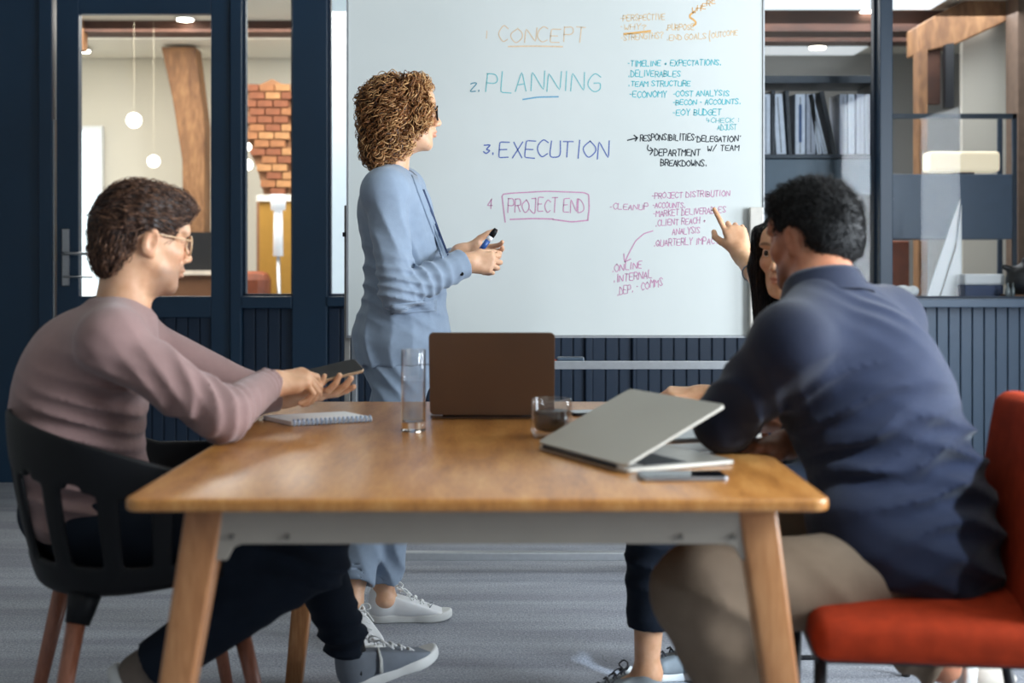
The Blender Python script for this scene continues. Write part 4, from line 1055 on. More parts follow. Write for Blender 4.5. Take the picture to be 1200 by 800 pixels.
def strands(name, roots, dirs, length, r, m, par, seg=6, wave=0, wavelen=.03, grav=0, conform=None, seed=1, jitter=.15, tone=(.2, .9), helix=False, taper=True, up=None, tlo=None):
    """bulk hair tubes (3-sided). dirs: flow per root"""
    rg = np.random.default_rng(seed); n = len(roots)
    p = roots.copy(); d = dirs+rg.normal(0, jitter, dirs.shape); d /= np.linalg.norm(d, axis=1)[:, None]
    L = (length if hasattr(length, '__len__') else np.full(n, length))*rg.uniform(.7, 1.25, n); st = L/seg
    pts = [p.copy()]; 
    for i in range(seg):
        d = d+np.array([0, 0, -grav]); d /= np.linalg.norm(d, axis=1)[:, None]
        p = p+d*st[:, None]
        if conform is not None: p = conform(p)
        pts.append(p.copy())
    pts = np.stack(pts, 1)                      # n, seg+1, 3
    tg = np.gradient(pts, axis=1); tg /= np.linalg.norm(tg, axis=2)[:, :, None]+1e-9
    ref = rg.normal(0, 1, (n, 1, 3)); a = np.cross(tg, ref); a /= np.linalg.norm(a, axis=2)[:, :, None]+1e-9; b = np.cross(tg, a)
    if wave:
        s_ = np.arange(seg+1)[None]*st[:, None]; ph = rg.uniform(0, 6.28, (n, 1)); wl = wavelen*rg.uniform(.7, 1.4, (n, 1)); amp = wave*rg.uniform(.6, 1.3, (n, 1))
        env = np.clip(s_/(.2*L[:, None]), 0, 1)
        pts = pts+(a*(np.cos(s_/wl*6.28+ph)*amp*env)[:, :, None]+b*(np.sin(s_/wl*6.28+ph)*amp*env)[:, :, None])
        tg = np.gradient(pts, axis=1); tg /= np.linalg.norm(tg, axis=2)[:, :, None]+1e-9
        a = np.cross(tg, ref); a /= np.linalg.norm(a, axis=2)[:, :, None]+1e-9; b = np.cross(tg, a)
    K = 3; rad = r*rg.uniform(.7, 1.3, (n, 1))*np.ones((1, seg+1))
    if taper: rad = rad*np.linspace(1.0, .35, seg+1)[None]
    ring = [pts+(a*math.cos(2*math.pi*k/K)+b*math.sin(2*math.pi*k/K))*rad[:, :, None] for k in range(K)]
    Vv = np.stack(ring, 2).reshape(-1, 3)       # n, seg+1, K
    base = (np.arange(n)[:, None, None]*(seg+1)+np.arange(seg)[None, :, None])*K+np.arange(K)[None, None]
    nx = (np.arange(n)[:, None, None]*(seg+1)+np.arange(seg)[None, :, None])*K+((np.arange(K)+1) % K)[None, None]
    F = np.stack([base, nx, nx+K, base+K], -1).reshape(-1, 4)
    o = meshobj(name, Vv, F, m, par, True); o['kind'] = 'stuff'
    t = rg.uniform(tone[0], tone[1], n); t = np.repeat(t, (seg+1)*K)
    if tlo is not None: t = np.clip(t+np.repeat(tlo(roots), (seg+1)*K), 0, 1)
    setcol(o, np.stack([t, t, t], 1)); return o
def conformer(S, R, c, off=.001):
    def cf(p):
        q = (p-c)@R; e = .002; d0 = S(q); g = np.stack([S(q+np.eye(3)[i]*e)-d0 for i in range(3)], 1)/e
        g /= np.linalg.norm(g, axis=1)[:, None]+1e-6
        return (q-g*np.clip(d0-off, -.02, .03)[:, None])@R.T+c
    return cf
def surf_pts(S, n, h=.006, seed=3, sel=None):
    """random points with outward normals on an implicit surface"""
    v, f = sdfmesh(S, h, 0); rg = np.random.default_rng(seed)
    cen = v[f].mean(1); nn = np.cross(v[f[:, 2]]-v[f[:, 0]], v[f[:, 3]]-v[f[:, 1]]); nn /= np.linalg.norm(nn, axis=1)[:, None]+1e-12
    if sel is not None: m = sel(cen); cen = cen[m]; nn = nn[m]
    i = rg.integers(0, len(cen), n); return cen[i]+rg.uniform(-h/2, h/2, (n, 3)), nn[i]

def glasses(par, R, c, name_m, rim_m, yf=.098, zz=.006, thick=.0016, round_=.021):
    e = None; mb = MB()
    rims = MB(); 
    for s in (-1, 1):
        pts = []
        for a in np.linspace(0, 2*math.pi, 19)[:-1]:
            q = V(s*.033+math.cos(a)*.0225*(1+.05*math.cos(2*a)), yf-.006*abs(math.cos(a))*(1 if math.cos(a)*s > 0 else 0), zz-.004+math.sin(a)*round_); pts.append(R@q+c)
        rims.tube(pts, thick, 6, True)
        rims.tube([R@V(s*.055, yf-.006, zz+.006)+c, R@V(s*.068, yf-.03, zz+.008)+c, R@V(s*.0765, .03, zz+.010)+c, R@V(s*.0785, -.005, zz+.012)+c, R@V(s*.077, -.025, zz-.008)+c], thick*.9, 6)
    rims.tube([R@V(-.011, yf+.001, zz)+c, R@V(0, yf+.003, zz+.003)+c, R@V(.011, yf+.001, zz)+c], thick, 6)
    o = rims.build('glasses', rim_m, par, True)
    for s in (-1, 1):
        pts = [R@V(s*.033+math.cos(a)*.0222, yf-.002, zz-.004+math.sin(a)*round_*.98)+c for a in np.linspace(0, 2*math.pi, 19)[:-1]]
        cc_ = R@V(s*.033, yf-.002, zz-.004)+c; k = len(pts)
        meshobj('lens', pts+[cc_], [(i, (i+1) % k, k) for i in range(k)], name_m, o, True)
    return o
lensm = glassmat('lens_glass', (.93, .93, .95), 1.0)

def shoe(par, heel, toe, up, upper_m, sole_m, lace_m, L=.275, bow=True, name='shoe', detail=None, h=.0035):
    """heel and toe are points of the sole on the ground line"""
    heel = np.array(heel, float); f = unit(np.array(toe)-heel); u = np.array(up, float); u = unit(u-f*(u@f)); r = np.cross(f, u)
    R = np.stack([r, f, u], 1); k = L/.275
    def outline(inset=0):
        pts = []
        for t in np.linspace(0, 2*math.pi, 33)[:-1]:
            y = .1375+.1375*math.sin(t); w_ = np.interp(y, [0, .02, .06, .12, .19, .235, .275], [.0, .028, .033, .034, .046, .041, .0])
            # smooth closed outline
            pts.append((math.copysign(1, math.cos(t))*(w_ if abs(math.cos(t)) > 1e-6 else 0)*1.0, y))
        return [(x*k*(1-inset), (.1375+(y-.1375)*(1-inset))*k) for x, y in pts]
    S = SDF()
    S.ell((0, .218*k, .028*k), (.040*k, .052*k, .026*k), k=.02).ell((0, .165*k, .040*k), (.040*k, .062*k, .036*k), k=.03)
    S.ell((0, .095*k, .048*k), (.036*k, .068*k, .050*k), k=.03).ell((0, .040*k, .050*k), (.034*k, .036*k, .052*k), k=.03)
    S.cap((0, .05*k, .055*k), (0, .045*k, .088*k), .033*k, .036*k, .02)
    S.cut((0, .05*k, .098*k), (0, .35, 1), .004)
    S.cap((0, .052*k, .070*k), (0, .050*k, .20*k), .027*k, .030*k, .004, sub=True)
    S.cut((0, 0, .020*k), (0, 0, -1), .003)
    v, fc = sdfmesh(S, h, 1); o = meshobj(name, v@R.T+heel, fc, upper_m, par, True)
    So = SDF()
    ol = outline()
    So.ell((0, .205*k, .012*k), (.046*k, .070*k, .05), k=.004).ell((0, .055*k, .012*k), (.0365*k, .056*k, .05), k=.004).ell((0, .13*k, .012*k), (.036*k, .11*k, .05), k=.012)
    So.cut((0, 0, .028*k), (0, 0, 1), .004).cut((0, 0, .0), (0, 0, -1), .004)
    v, fc = sdfmesh(So, h, 1)
    v[:, 2] += np.clip((v[:, 1]-.2*k)/.08, 0, 1)**2*.012*k
    meshobj('sole', v@R.T+heel, fc, sole_m, o, True)
    T = lambda p: R@(np.array(p)*k)+heel
    lc = MB()
    for i in range(5):
        y = .105+.022*i; z = .099-.0100*i-.0007*i*i
        lc.tube([T((-.017, y, z-.006)), T((-.006, y+.006, z+.0015)), T((.006, y+.006, z+.0015)), T((.017, y+.012, z-.006))], .0026*k, 6)
        lc.tube([T((.017, y, z-.006)), T((.006, y+.006, z+.002)), T((-.006, y+.006, z+.002)), T((-.017, y+.012, z-.006))], .0026*k, 6)
    if bow:
        for s in (-1, 1):
            lc.tube(cr([T((0, .10, .100)), T((s*.014, .095, .114)), T((s*.030, .104, .117)), T((s*.033, .116, .106)), T((s*.018, .110, .100)), T((0, .102, .100))]), .0021*k, 6)
            lc.tube(cr([T((0, .10, .101)), T((s*.018, .122, .097)), T((s*.034, .145, .072))]), .0020*k, 6)
    lc.build('laces', lace_m, o, True)
    return o, T

# ------------------------------------------------------------------ 1: seated man, mauve jumper
skinA = skinmat('skin_fair', (222, 176, 142), (208, 158, 122)); skinB = skinmat('skin_tan', (176, 118, 88), (160, 100, 72)); skinC = skinmat('skin_warm', (226, 178, 142), (212, 160, 122))
skinW = skinmat('skin_light', (224, 180, 148), (210, 162, 128))
mauve = mat('mauve_knit', (148, 120, 117), .9, var=.06, nscale=30, bmp=.3, bscale=900, sheen=.25, spec=.2)
darkc = mat('dark_navy_cloth', (22, 30, 42), .85, var=.12, nscale=20, bmp=.2, bscale=800, spec=.2)
M1 = Person((-.88, 2.75, 0), 'man in a mauve jumper and clear glasses tapping a phone, on the black armchair')
j = dict(pelvis=V(-.915, 2.80, .56), waist=V(-.945, 2.80, .69), chest=V(-.925, 2.785, .835), neck=V(-.845, 2.785, .985),
         sR=V(-.822, 2.62, .935), sL=V(-.90, 2.955, .935), hR=V(-.87, 2.715, .52), hL=V(-.93, 2.885, .52), tw=.155, td=.122)
elbR = P(262, 487, 2.62); wrR = P(316, 449, 2.86)
elbL = V(-.62, 3.02, .79); wrL = P(334, 464, 3.05)
head_c = P(166, 284, 2.80); hf = frame((math.cos(math.radians(35)), math.sin(math.radians(35)), -.10), (0, 0, 1))
nk = hf.T@(j['neck']+V(-.005, 0, .0)-head_c)
S = head_sdf(nk, neck_r=.057); M1.addskin(S, .0024, lambda v: head_tones(v, beard=.85), (hf, head_c))
B = SDF(); torso(B, j, -.012); B.chain([j['sR'], elbR, wrR], [.045, .036, .026], .02).chain([j['sL'], elbL, wrL], [.045, .036, .026], .02)
kR = P(366, 652, 2.62); aR = P(180, 780, 2.64); kL = V(-.49, 2.98, .50); aL = P(407, 748, 3.2)+V(0, 0, -.01)
B.chain([j['hR'], kR, aR], [.07, .05, .035], .03).chain([j['hL'], kL, aL], [.07, .05, .035], .03)
M1.addskin(B, .012)
# near hand: loosely closed over the phone, index pointing down
hr, _ = hand_sdf(wrR, (.80, .40, .10), (-.30, -.50, .80), True, [(28, 42, 22), (50, 62, 35), (56, 68, 38), (60, 68, 36)], [(.5, .8, -.55), (.25, .9, -.45), (.1, .9, -.6)], forearm=elbR*.35+wrR*.65)
M1.addskin(hr, .0022)
hl, _ = hand_sdf(wrL, (.90, -.40, .10), (.12, -.30, -.95), False, [(4, 10, 8), (5, 22, 20), (6, 30, 26), (8, 34, 26)], [(.55, .75, -.70), (.15, .95, -.75), (-.05, 1, -.25)], forearm=elbL*.4+wrL*.6)
M1.addskin(hl, .0022)
M1.body(skinA)
eyes(M1.e, hf, head_c)
# jumper
J = SDF(); torso(J, j, .012, .06, 1.04)
J.cap(j['sR'], elbR, .065, .052, .014).cap(j['sL'], elbL, .062, .050, .035)
J.cap(elbR, wrR+(wrR-elbR)*-.02, .053, .036, .02, flat=True).cap(elbL, wrL+(wrL-elbL)*-.10, .050, .036, .02, flat=True)
J.cap(j['neck']-V(.01, 0, .03), j['neck']+V(.000, 0, .008), .076, .066, .03, flat=True)
J.ell(V(-.975, 2.79, .80), (.085, .14, .16), k=.06)
J.cut(j['pelvis']+V(0, 0, -.06), (-.1, 0, -1), .01)
J.cap(wrR, wrR+(wrR-elbR)*.1, .031, .033, .003, sub=True)
J.fold(elbR+V(-.02, 0, .01), .075, (elbR-j['sR'])*.6+(wrR-elbR), .034, .006).fold(j['sR']*.5+elbR*.5, .10, (1, .2, .6), .045, .0035).fold(V(-.86, 2.66, .76), .12, (.35, 0, 1), .042, .007).fold(V(-.9, 2.68, .64), .12, (.15, .2, 1), .05, .007, 1).fold(wrR, .06, wrR-elbR, .022, .003, 2)
sdfobj('jumper', J, .0055, mauve, M1.e, 1)
rb = MB(); nb_ = j['neck']+V(.004, 0, .022)
ax = unit(V(.014, 0, .055)); 
# trousers
T_ = SDF(); T_.ell(j['pelvis'], (.16, .14, .11), k=.05).cap(j['hR'], kR, .088, .072, .05).cap(j['hL'], kL, .088, .070, .05)
T_.cap(kR, aR, .070, .055, .03, flat=True).cap(kL, aL+V(.0, -.0, -.005), .068, .054, .03, flat=True)
T_.fold(kR, .12, (.3, 0, 1), .05, .006).fold(kL, .12, (.5, 0, 1), .05, .006, 1).fold(aL, .12, (0, 0, 1), .045, .006, 2)
sdfobj('trousers', T_, .007, darkc, M1.e, 1)
greyu = mat('grey_suede', (116, 124, 134), .8, var=.1); paleu = mat('pale_mesh', (206, 208, 204), .7, var=.05); whitel = mat('white_lace', (232, 234, 234), .7, var=.03)
solew = mat('white_rubber', (214, 216, 214), .5, var=.04)
hl0 = V(-.425, 3.17, .028); o, T = shoe(M1.e, hl0, V(-.215, 3.31, .072), (-.2, -.05, 1), greyu, solew, whitel, bow=True, L=.285); o['label'] = 'grey and white trainer'
MB().tube([T((.034, .10, .03)), T((.035, .105, .06)), T((.020, .11, .085))], [.016, .013, .008], 8, flat=.35).build('side_panel', paleu, o, True)
sk = SDF().cap(aL+V(-.01, 0, .05), hl0+V(.035, .02, .06), .040, .036); sdfobj('sock', sk, .006, mat('black_sock', (20, 22, 28), .9), M1.e)
o, T = shoe(M1.e, V(-.835, 2.64, .262), V(-.67, 2.62, .042), (.8, 0, .6), mat('brown_suede', (110, 98, 88), .8), solew, whitel, bow=False); o['label'] = 'brown trainer with the heel raised'
# hair
hairA = hairmat('brown_hair', (24, 16, 14), (66, 44, 34), (150, 110, 84))
H = SDF(); H.ell((0, -.015, .040), (.0795, .0985, .0865), k=.01)
H.ell((0, .064, .080), (.060, .046, .038), k=.03).ell((0, .000, .094), (.064, .068, .032), k=.03).ell((0, -.070, -.02), (.058, .034, .066), k=.03)
H.fn(lambda p, d: smax(d, np.where(True, (p[:, 1]*.80-.62*(p[:, 2]+.0)-.036), 0), .006))
H.fn(lambda p, d: smax(d, -p[:, 2]-.098+.35*np.abs(p[:, 0]), .008))
H.fn(lambda p, d: smax(d, -(np.sqrt((p[:, 1]+.002)**2+(p[:, 2]+.008)**2)-.036)-np.clip(.062-np.abs(p[:, 0]), 0, 1)*2, .006))
H.fn(lambda p, d: d-.0022*np.sin(p[:, 0]*260+8*np.sin(p[:, 1]*22))*np.sin(p[:, 2]*50+p[:, 1]*60))
hv, hfc = sdfmesh(H, .004, 0); ho = meshobj('hair', hv@hf.T+head_c, hfc, hairA, M1.e, True); setcol(ho, np.full((len(hv), 3), .10))
pp, nn = surf_pts(H, 5200, .005)
fl_ = np.stack([np.sign(pp[:, 0])*.12, .55*np.sign(pp[:, 2]-.03)+.1, -np.clip(.02-pp[:, 2], -.03, .1)*7-.25], 1)
fl_ = fl_-nn*(fl_*nn).sum(1)[:, None]+nn*.16
fl_[pp[:, 2] < .02] = (fl_*np.array([1, .5, 1])+np.array([0, -.1, -.8]))[pp[:, 2] < .02]
fl_ /= np.linalg.norm(fl_, axis=1)[:, None]
strands('hair_strands', pp@hf.T+head_c, fl_@hf.T, .034, .0011, hairA, ho, 6, wave=.0012, wavelen=.03, jitter=.10, tone=(.05, .75), seed=5, conform=conformer(H, hf, head_c, .0022))
glasses(M1.e, hf, head_c, lensm, mat('clear_acetate', (214, 178, 140), .2, spec=.6), thick=.0022)

fl2 = fl_[:900]+nn[:900]*.25
strands('hair_strands', pp[:900]@hf.T+head_c, fl2@hf.T, .034, .0010, hairA, ho, 6, wave=.003, wavelen=.04, jitter=.25, tone=(.3, 1.0), seed=6, conform=conformer(H, hf, head_c, .0055))
# phone held in the far hand
a = P(354, 444, 2.99); b_ = P(421, 428, 3.05); d = unit(b_-a); up_ = unit(V(-.12, -.42, .92)); side = np.cross(up_, d); up_ = np.cross(d, side)
R = np.stack([d, side, up_], 1); cph = (a+b_)/2
ph = empty('smartphone', cph, 'dark smartphone held in the hand of the man in mauve', 'phone')
MB().prism(rrect(-.072, .072, -.035, .035, .009, 5), -.004, .003, R, cph).build('case', mat('phone_edge', (196, 168, 140), .3, .5), ph, bevel=.0015)
MB().prism(rrect(-.070, .070, -.033, .033, .008, 5), .003, .0042, R, cph).build('screen', MATS['phone_glass'], ph)

# ------------------------------------------------------------------ 2: standing woman, pale blue suit
suit = mat('pale_blue_suiting', (136, 152, 172), .8, var=.05, nscale=40, bmp=.25, bscale=700, sheen=.2, spec=.25)
W1 = Person((-.35, 3.93, 0), 'woman with curly hair and glasses in a pale blue suit standing at the whiteboard')
YW = 3.93
hc = P(473, 135, YW); wf = frame((math.cos(math.radians(12)), math.sin(math.radians(12)), 0.03), (0, 0, 1))
jw = dict(pelvis=P(474, 405, YW), waist=P(478, 335, YW), chest=P(466, 270, YW), neck=P(459, 212, YW),
          sR=P(452, 228, YW-.14), sL=P(472, 226, YW+.15), hR=P(470, 425, YW-.07), hL=P(474, 425, YW+.08), tw=.135, td=.098)
S = head_sdf(wf.T@(jw['neck']-hc), True, .047); W1.addskin(S, .0024, lambda v: head_tones(v, True), (wf, hc))
eR = P(466, 343, YW-.22); wR = P(546, 307, YW-.10); eL = P(500, 335, YW+.20); wL = P(541, 296, YW+.02)
kRw = P(462, 560, YW-.06); aRw = P(449, 700, YW-.02); kLw = P(440, 560, YW+.02); aLw = P(411, 706, YW-.14)
aRw = P(449, 695, YW-.01)
B = SDF(); torso(B, jw, -.012); B.chain([jw['sR'], eR, wR], [.038, .032, .024], .02).chain([jw['sL'], eL, wL], [.038, .032, .024], .02)
W1.addskin(B, .012)
L_ = SDF(); L_.chain([jw['hR'], kRw, P(452, 640, YW), P(449, 700, YW)], [.065, .045, .042, .031], .02).chain([jw['hL'], kLw, P(422, 650, YW-.08), aLw], [.065, .045, .042, .031], .02)
L_.ell(P(452, 702, YW), (.036, .042, .03), k=.02).ell(aLw, (.036, .040, .03), k=.02); W1.addskin(L_, .006)
h1, _ = hand_sdf(wR, (.96, .12, -.02), (.05, -1, .25), True, [(42, 62, 30), (50, 66, 35), (54, 68, 35), (58, 68, 30)], [(.35, .8, -.5), (.15, 1, -.4), (0, 1, -.3)], forearm=eR*.3+wR*.7, scale=.90)
W1.addskin(h1, .0022)
h2, _ = hand_sdf(wL, (.96, -.10, -.08), (-.1, .9, -.25), False, [(22, 34, 18), (26, 38, 20), (30, 40, 22), (34, 46, 22)], [(.75, .6, .0), (.6, .85, -.1), (.4, .95, -.2)], forearm=eL*.3+wL*.7, scale=.90)
W1.addskin(h2, .0022)
W1.body(skinW); eyes(W1.e, wf, hc)
Jk = SDF()
torso(Jk, jw, .016, .05)
Jk.ell(P(470, 395, YW), (.140, .175, .115), k=.05)
Jk.cap(P(471, 330, YW), P(470, 425, YW), .105, .142, .06, flat=False)
Jk.cap(jw['sR'], eR, .061, .054, .010).cap(jw['sL'], eL, .058, .052, .010)
Jk.cap(eR, wR-(wR-eR)*.03, .055, .045, .010, flat=True).cap(eL, wL-(wL-eL)*.18, .054, .042, .02, flat=True)
Jk.cap(jw['neck']+V(-.01, 0, -.05), jw['neck']+V(.0, 0, .035), .068, .052, .02, flat=True)
Jk.cut(P(470, 425, YW), (.03, 0, -1), .004)
Jk.cap(P(470, 440, YW), P(472, 405, YW), .125, .115, .004, sub=True)
Jk.cap(wR-(wR-eR)*.08, wR+(wR-eR)*.1, .035, .037, .002, sub=True)
Jk.cap(jw['neck']+V(.03, 0, .01), jw['neck']+V(.03, 0, .07), .045, .05, .004, sub=True)
Jk.fold(eR+V(.01, 0, .01), .075, (.2, 0, 1), .03, .006).fold(eR*.6+wR*.4, .08, wR-eR, .035, .005, 1).fold(jw['sR']*.6+eR*.4+V(0, 0, 0), .10, (1, 0, .35), .05, .003).fold(P(440, 330, YW-.1), .12, (.3, 0, 1), .05, .005, 2).fold(P(500, 350, YW-.1), .1, (.6, 0, 1), .05, .004, 2).fold(P(440, 410, YW-.1), .12, (1, 0, .1), .06, .004, 1)
jk = sdfobj('jacket', Jk, .005, suit, W1.e, 1)
# pocket flap, lapel, cuff button
def sheet_on(name, S_, pix, Yg, m, par, lift=.002, th=.004, n=10):
    """small cloth piece laid over an implicit garment: quad of pixels swept onto the surface along the depth axis"""
    (a, b), (c, d_), (e_, f_), (g_, h_) = pix; vs = []
    for i in range(n+1):
        for k in range(n+1):
            u, v_ = i/n, k/n
            px = (a*(1-u)+c*u)*(1-v_)+(g_*(1-u)+e_*u)*v_; py = (b*(1-u)+d_*u)*(1-v_)+(h_*(1-u)+f_*u)*v_
            ys = np.linspace(Yg-.35, Yg+.3, 180); pt = np.array([P(px, py, y) for y in ys]); dd = S_(pt); q = np.argmax(dd < 0) if (dd < 0).any() else 90
            vs.append(pt[q]-V(0, lift, 0))
    fs = [(i*(n+1)+k, (i+1)*(n+1)+k, (i+1)*(n+1)+k+1, i*(n+1)+k+1) for i in range(n) for k in range(n)]
    o = meshobj(name, vs, fs, m, par, True); s_ = o.modifiers.new('t', 'SOLIDIFY'); s_.thickness = th; s_.offset = 0; return o
sheet_on('pocket_flap', Jk, [(458, 357), (511, 351), (511, 364), (459, 369)], YW, suit, jk, .004, .006)
lap = mat('suit_lining', (40, 58, 92), .7)
sheet_on('lapel', Jk, [(482, 205), (488, 207), (524, 300), (518, 302)], YW, suit, jk, .004, .007)
sheet_on('jacket_edge', Jk, [(494, 222), (497, 222), (526, 298), (523, 300)], YW, lap, jk, .003, .003)
q = P(540.5, 321, YW-.2); dd = [q+V(0, t, 0) for t in np.linspace(-.1, .3, 120)]; ds = Jk(np.array(dd)); q = dd[int(np.argmax(ds < 0))] if (ds < 0).any() else dd[40]
MB().tube([q+V(0, .002, 0), q+V(0, -.004, 0)], .0058, 14).build('cuff_button', blackp, jk)
Tr = SDF(); Tr.ell(P(472, 425, YW), (.125, .15, .10), k=.03)
Tr.cap(P(470, 430, YW-.07), kRw, .085, .068, .03).cap(P(474, 430, YW+.07), kLw, .085, .068, .03)
Tr.cap(kRw, P(451, 678, YW-.0), .068, .056, .02, flat=True).cap(kLw, P(417, 683, YW-.12), .068, .056, .02, flat=True)
Tr.cap(P(451, 665, YW-.0), P(450, 700, YW), .046, .046, .002, sub=True).cap(P(419, 670, YW-.11), P(414, 700, YW-.13), .046, .046, .002, sub=True)
Tr.fold(P(450, 660, YW-.05), .1, (1, 0, .3), .05, .004).fold(P(450, 440, YW-.1), .1, (1, 0, .8), .05, .004).fold(kRw, .15, (.5, 0, 1), .07, .004)
sdfobj('trousers', Tr, .006, suit, W1.e, 1)
whiteu = mat('white_leather', (232, 234, 236), .45, var=.03)
o, T = shoe(W1.e, V((431-600)/FPX*3.95, 3.93, .0), V((531-600)/FPX*3.95, 3.955, .0), (0, 0, 1), whiteu, solew, whitel, L=.262, h=.003); o['label'] = 'white trainer in full profile'
MB().tube([T((.026, .20, .045)), T((.0, .215, .058)), T((-.026, .20, .045))], .0018, 6).build('toe_seam', mat('seam_grey', (150, 156, 164), .7), o, True)
o, T = shoe(W1.e, V(-.485, 3.80, .0), V(-.39, 3.60, .0), (0, 0, 1), whiteu, solew, whitel, L=.255, h=.003); o['label'] = 'white trainer pointing toward the table'
# curly hair
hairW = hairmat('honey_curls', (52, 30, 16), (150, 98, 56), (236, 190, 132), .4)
Hc = SDF(); Hc.ell((0, -.030, .030), (.096, .108, .092), k=.01).ell((0, -.050, -.055), (.098, .085, .080), k=.04).ell((0, .02, .085), (.075, .062, .042), k=.03).ell((0, -.075, -.115), (.070, .050, .045), k=.04)
Hc.ell((.062, .040, -.0), (.030, .040, .055), k=.03).ell((-.062, .040, -.0), (.030, .040, .055), k=.03)
Hc.fn(lambda p, d: smax(d, -(np.sqrt(((p[:, 0])/.068)**2+((p[:, 1]-.12)/.075)**2+((p[:, 2]+.035)/.105)**2)-1)*.07, .01))
Hb = SDF(); Hb.pts = Hc.pts; Hb.fn(lambda p, d: Hc(p)+.012+.004*np.sin(p[:, 0]*110)*np.sin(p[:, 1]*120)*np.sin(p[:, 2]*115))
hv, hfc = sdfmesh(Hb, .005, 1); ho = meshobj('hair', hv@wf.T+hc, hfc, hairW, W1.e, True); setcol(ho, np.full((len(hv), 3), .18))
pp, nn = surf_pts(Hb, 1500, .005, 7)
fl_ = np.stack([pp[:, 0]*2.0, -.18+0*pp[:, 0], -1.0+0*pp[:, 0]], 1); fl_[:, 1] += np.where(pp[:, 1] > .0, .45, -.15)
fl_ = fl_-nn*(fl_*nn).sum(1)[:, None]; fl_ /= np.linalg.norm(fl_, axis=1)[:, None]+1e-9; fl_ = fl_+nn*.14; 
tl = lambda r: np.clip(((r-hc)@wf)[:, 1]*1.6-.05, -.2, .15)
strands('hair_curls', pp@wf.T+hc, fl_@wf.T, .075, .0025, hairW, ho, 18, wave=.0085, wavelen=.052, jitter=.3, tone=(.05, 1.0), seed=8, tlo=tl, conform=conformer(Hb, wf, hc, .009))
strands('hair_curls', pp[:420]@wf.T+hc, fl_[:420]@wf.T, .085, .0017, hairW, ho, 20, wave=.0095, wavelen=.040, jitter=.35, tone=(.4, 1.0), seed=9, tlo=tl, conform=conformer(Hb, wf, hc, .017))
glasses(W1.e, wf, hc, lensm, blackp, thick=.0028, yf=.101)
# marker in her hands
a = P(563, 294, YW-.03); b1 = P(575.5, 277, YW-.03); b2 = P(581.5, 268, YW-.03)
mkr = empty('blue_marker', a, 'blue marker with a black cap held by the standing woman', 'marker')
MB().tube([a, P(572, 281.5, YW-.03)], .0085, 12).build('barrel', mat('marker_body_blue', (44, 88, 158), .35), mkr, True)
MB().tube([P(572, 281.5, YW-.03), b1], .0088, 12).build('collar', pw, mkr, True)
MB().tube([b1, P(579, 272, YW-.03), b2], [.0095, .0092, .006], 12).build('cap', blackp, mkr, True)

# ------------------------------------------------------------------ 3: seated man, navy shirt
shirt = mat('blue_shirt', (17, 25, 46), .8, var=.06, nscale=30, bmp=.25, bscale=900, sheen=.15, spec=.25)
khaki = mat('khaki_twill', (116, 100, 84), .85, var=.06, nscale=30, bmp=.25, bscale=800, spec=.2)
M2 = Person((.75, 2.45, 0), 'man in a navy shirt and khaki trousers seated with his back to us')
j2 = dict(pelvis=V(.765, 2.44, .60), waist=V(.725, 2.47, .74), chest=V(.665, 2.52, .865), neck=V(.615, 2.53, 1.035),
          sL=V(.520, 2.38, .945), sR=V(.782, 2.68, .965), hL=V(.72, 2.36, .53), hR=V(.79, 2.53, .53), tw=.165, td=.125)
hc2 = P(952, 283, 2.62); f2 = frame((-.60, .80, -.10), (.04, .0, 1))
g2 = f2*.93; S = head_sdf(f2.T@(j2['neck']-hc2)/.93, neck_r=.066, jaw=1.12); M2.addskin(S, .0026, lambda v: head_tones(v, beard=.95), (g2, hc2))
eL2 = V(.415, 2.50, .792); wL2 = V(.50, 2.72, .765); eR2 = V(.72, 2.80, .80); wR2 = P(925, 519, 2.55)
kL2 = V(.325, 2.235, .525); aL2 = V(.50, 2.36, .10); kR2 = V(.46, 2.72, .52); aR2 = P(1105, 778, 2.62)
B = SDF(); torso(B, j2, -.012); B.chain([j2['sL'], eL2, wL2], [.05, .04, .028], .02).chain([j2['sR'], eR2, wR2], [.05, .04, .028], .02)
B.chain([j2['hL'], kL2, aL2], [.075, .055, .04], .03).chain([j2['hR'], kR2, aR2], [.075, .055, .04], .03); M2.addskin(B, .012)
h3, _ = hand_sdf(wR2, (-.9, -.35, -.05), (0, 0, 1), True, [(25, 40, 20)]*4, [(.6, .8, -.2), (.3, .9, -.3), (.1, 1, -.2)], forearm=eR2*.3+wR2*.7); M2.addskin(h3, .0024)
h4, _ = hand_sdf(wL2, (.5, .8, -.05), (0, 0, 1), False, [(25, 40, 20)]*4, [(.6, .8, -.2), (.3, .9, -.3), (.1, 1, -.2)], forearm=eL2*.3+wL2*.7); M2.addskin(h4, .003)
M2.body(skinB); eyes(M2.e, g2, hc2)
K = SDF(); torso(K, j2, .016, .07, 1.06)
K.cap(j2['sL'], eL2, .076, .060, .020).cap(j2['sR'], eR2, .074, .058, .045)
K.cap(eL2, wL2*.85+eL2*.15, .060, .042, .02, flat=True).cap(eR2, wR2*.85+eR2*.15, .056, .040, .02, flat=True)
K.cap(V(.755, 2.44, .66), V(.775, 2.42, .50), .135, .150, .06)
K.ell(V(.715, 2.45, .80), (.13, .13, .20), k=.06)
K.ell(V(.665, 2.385, .615), (.115, .135, .115), k=.05)
K.ell(V(.73, 2.355, .565), (.135, .125, .10), k=.05)
K.cut(V(.8, 2.4, .485), (-.25, 0, -1), .008)
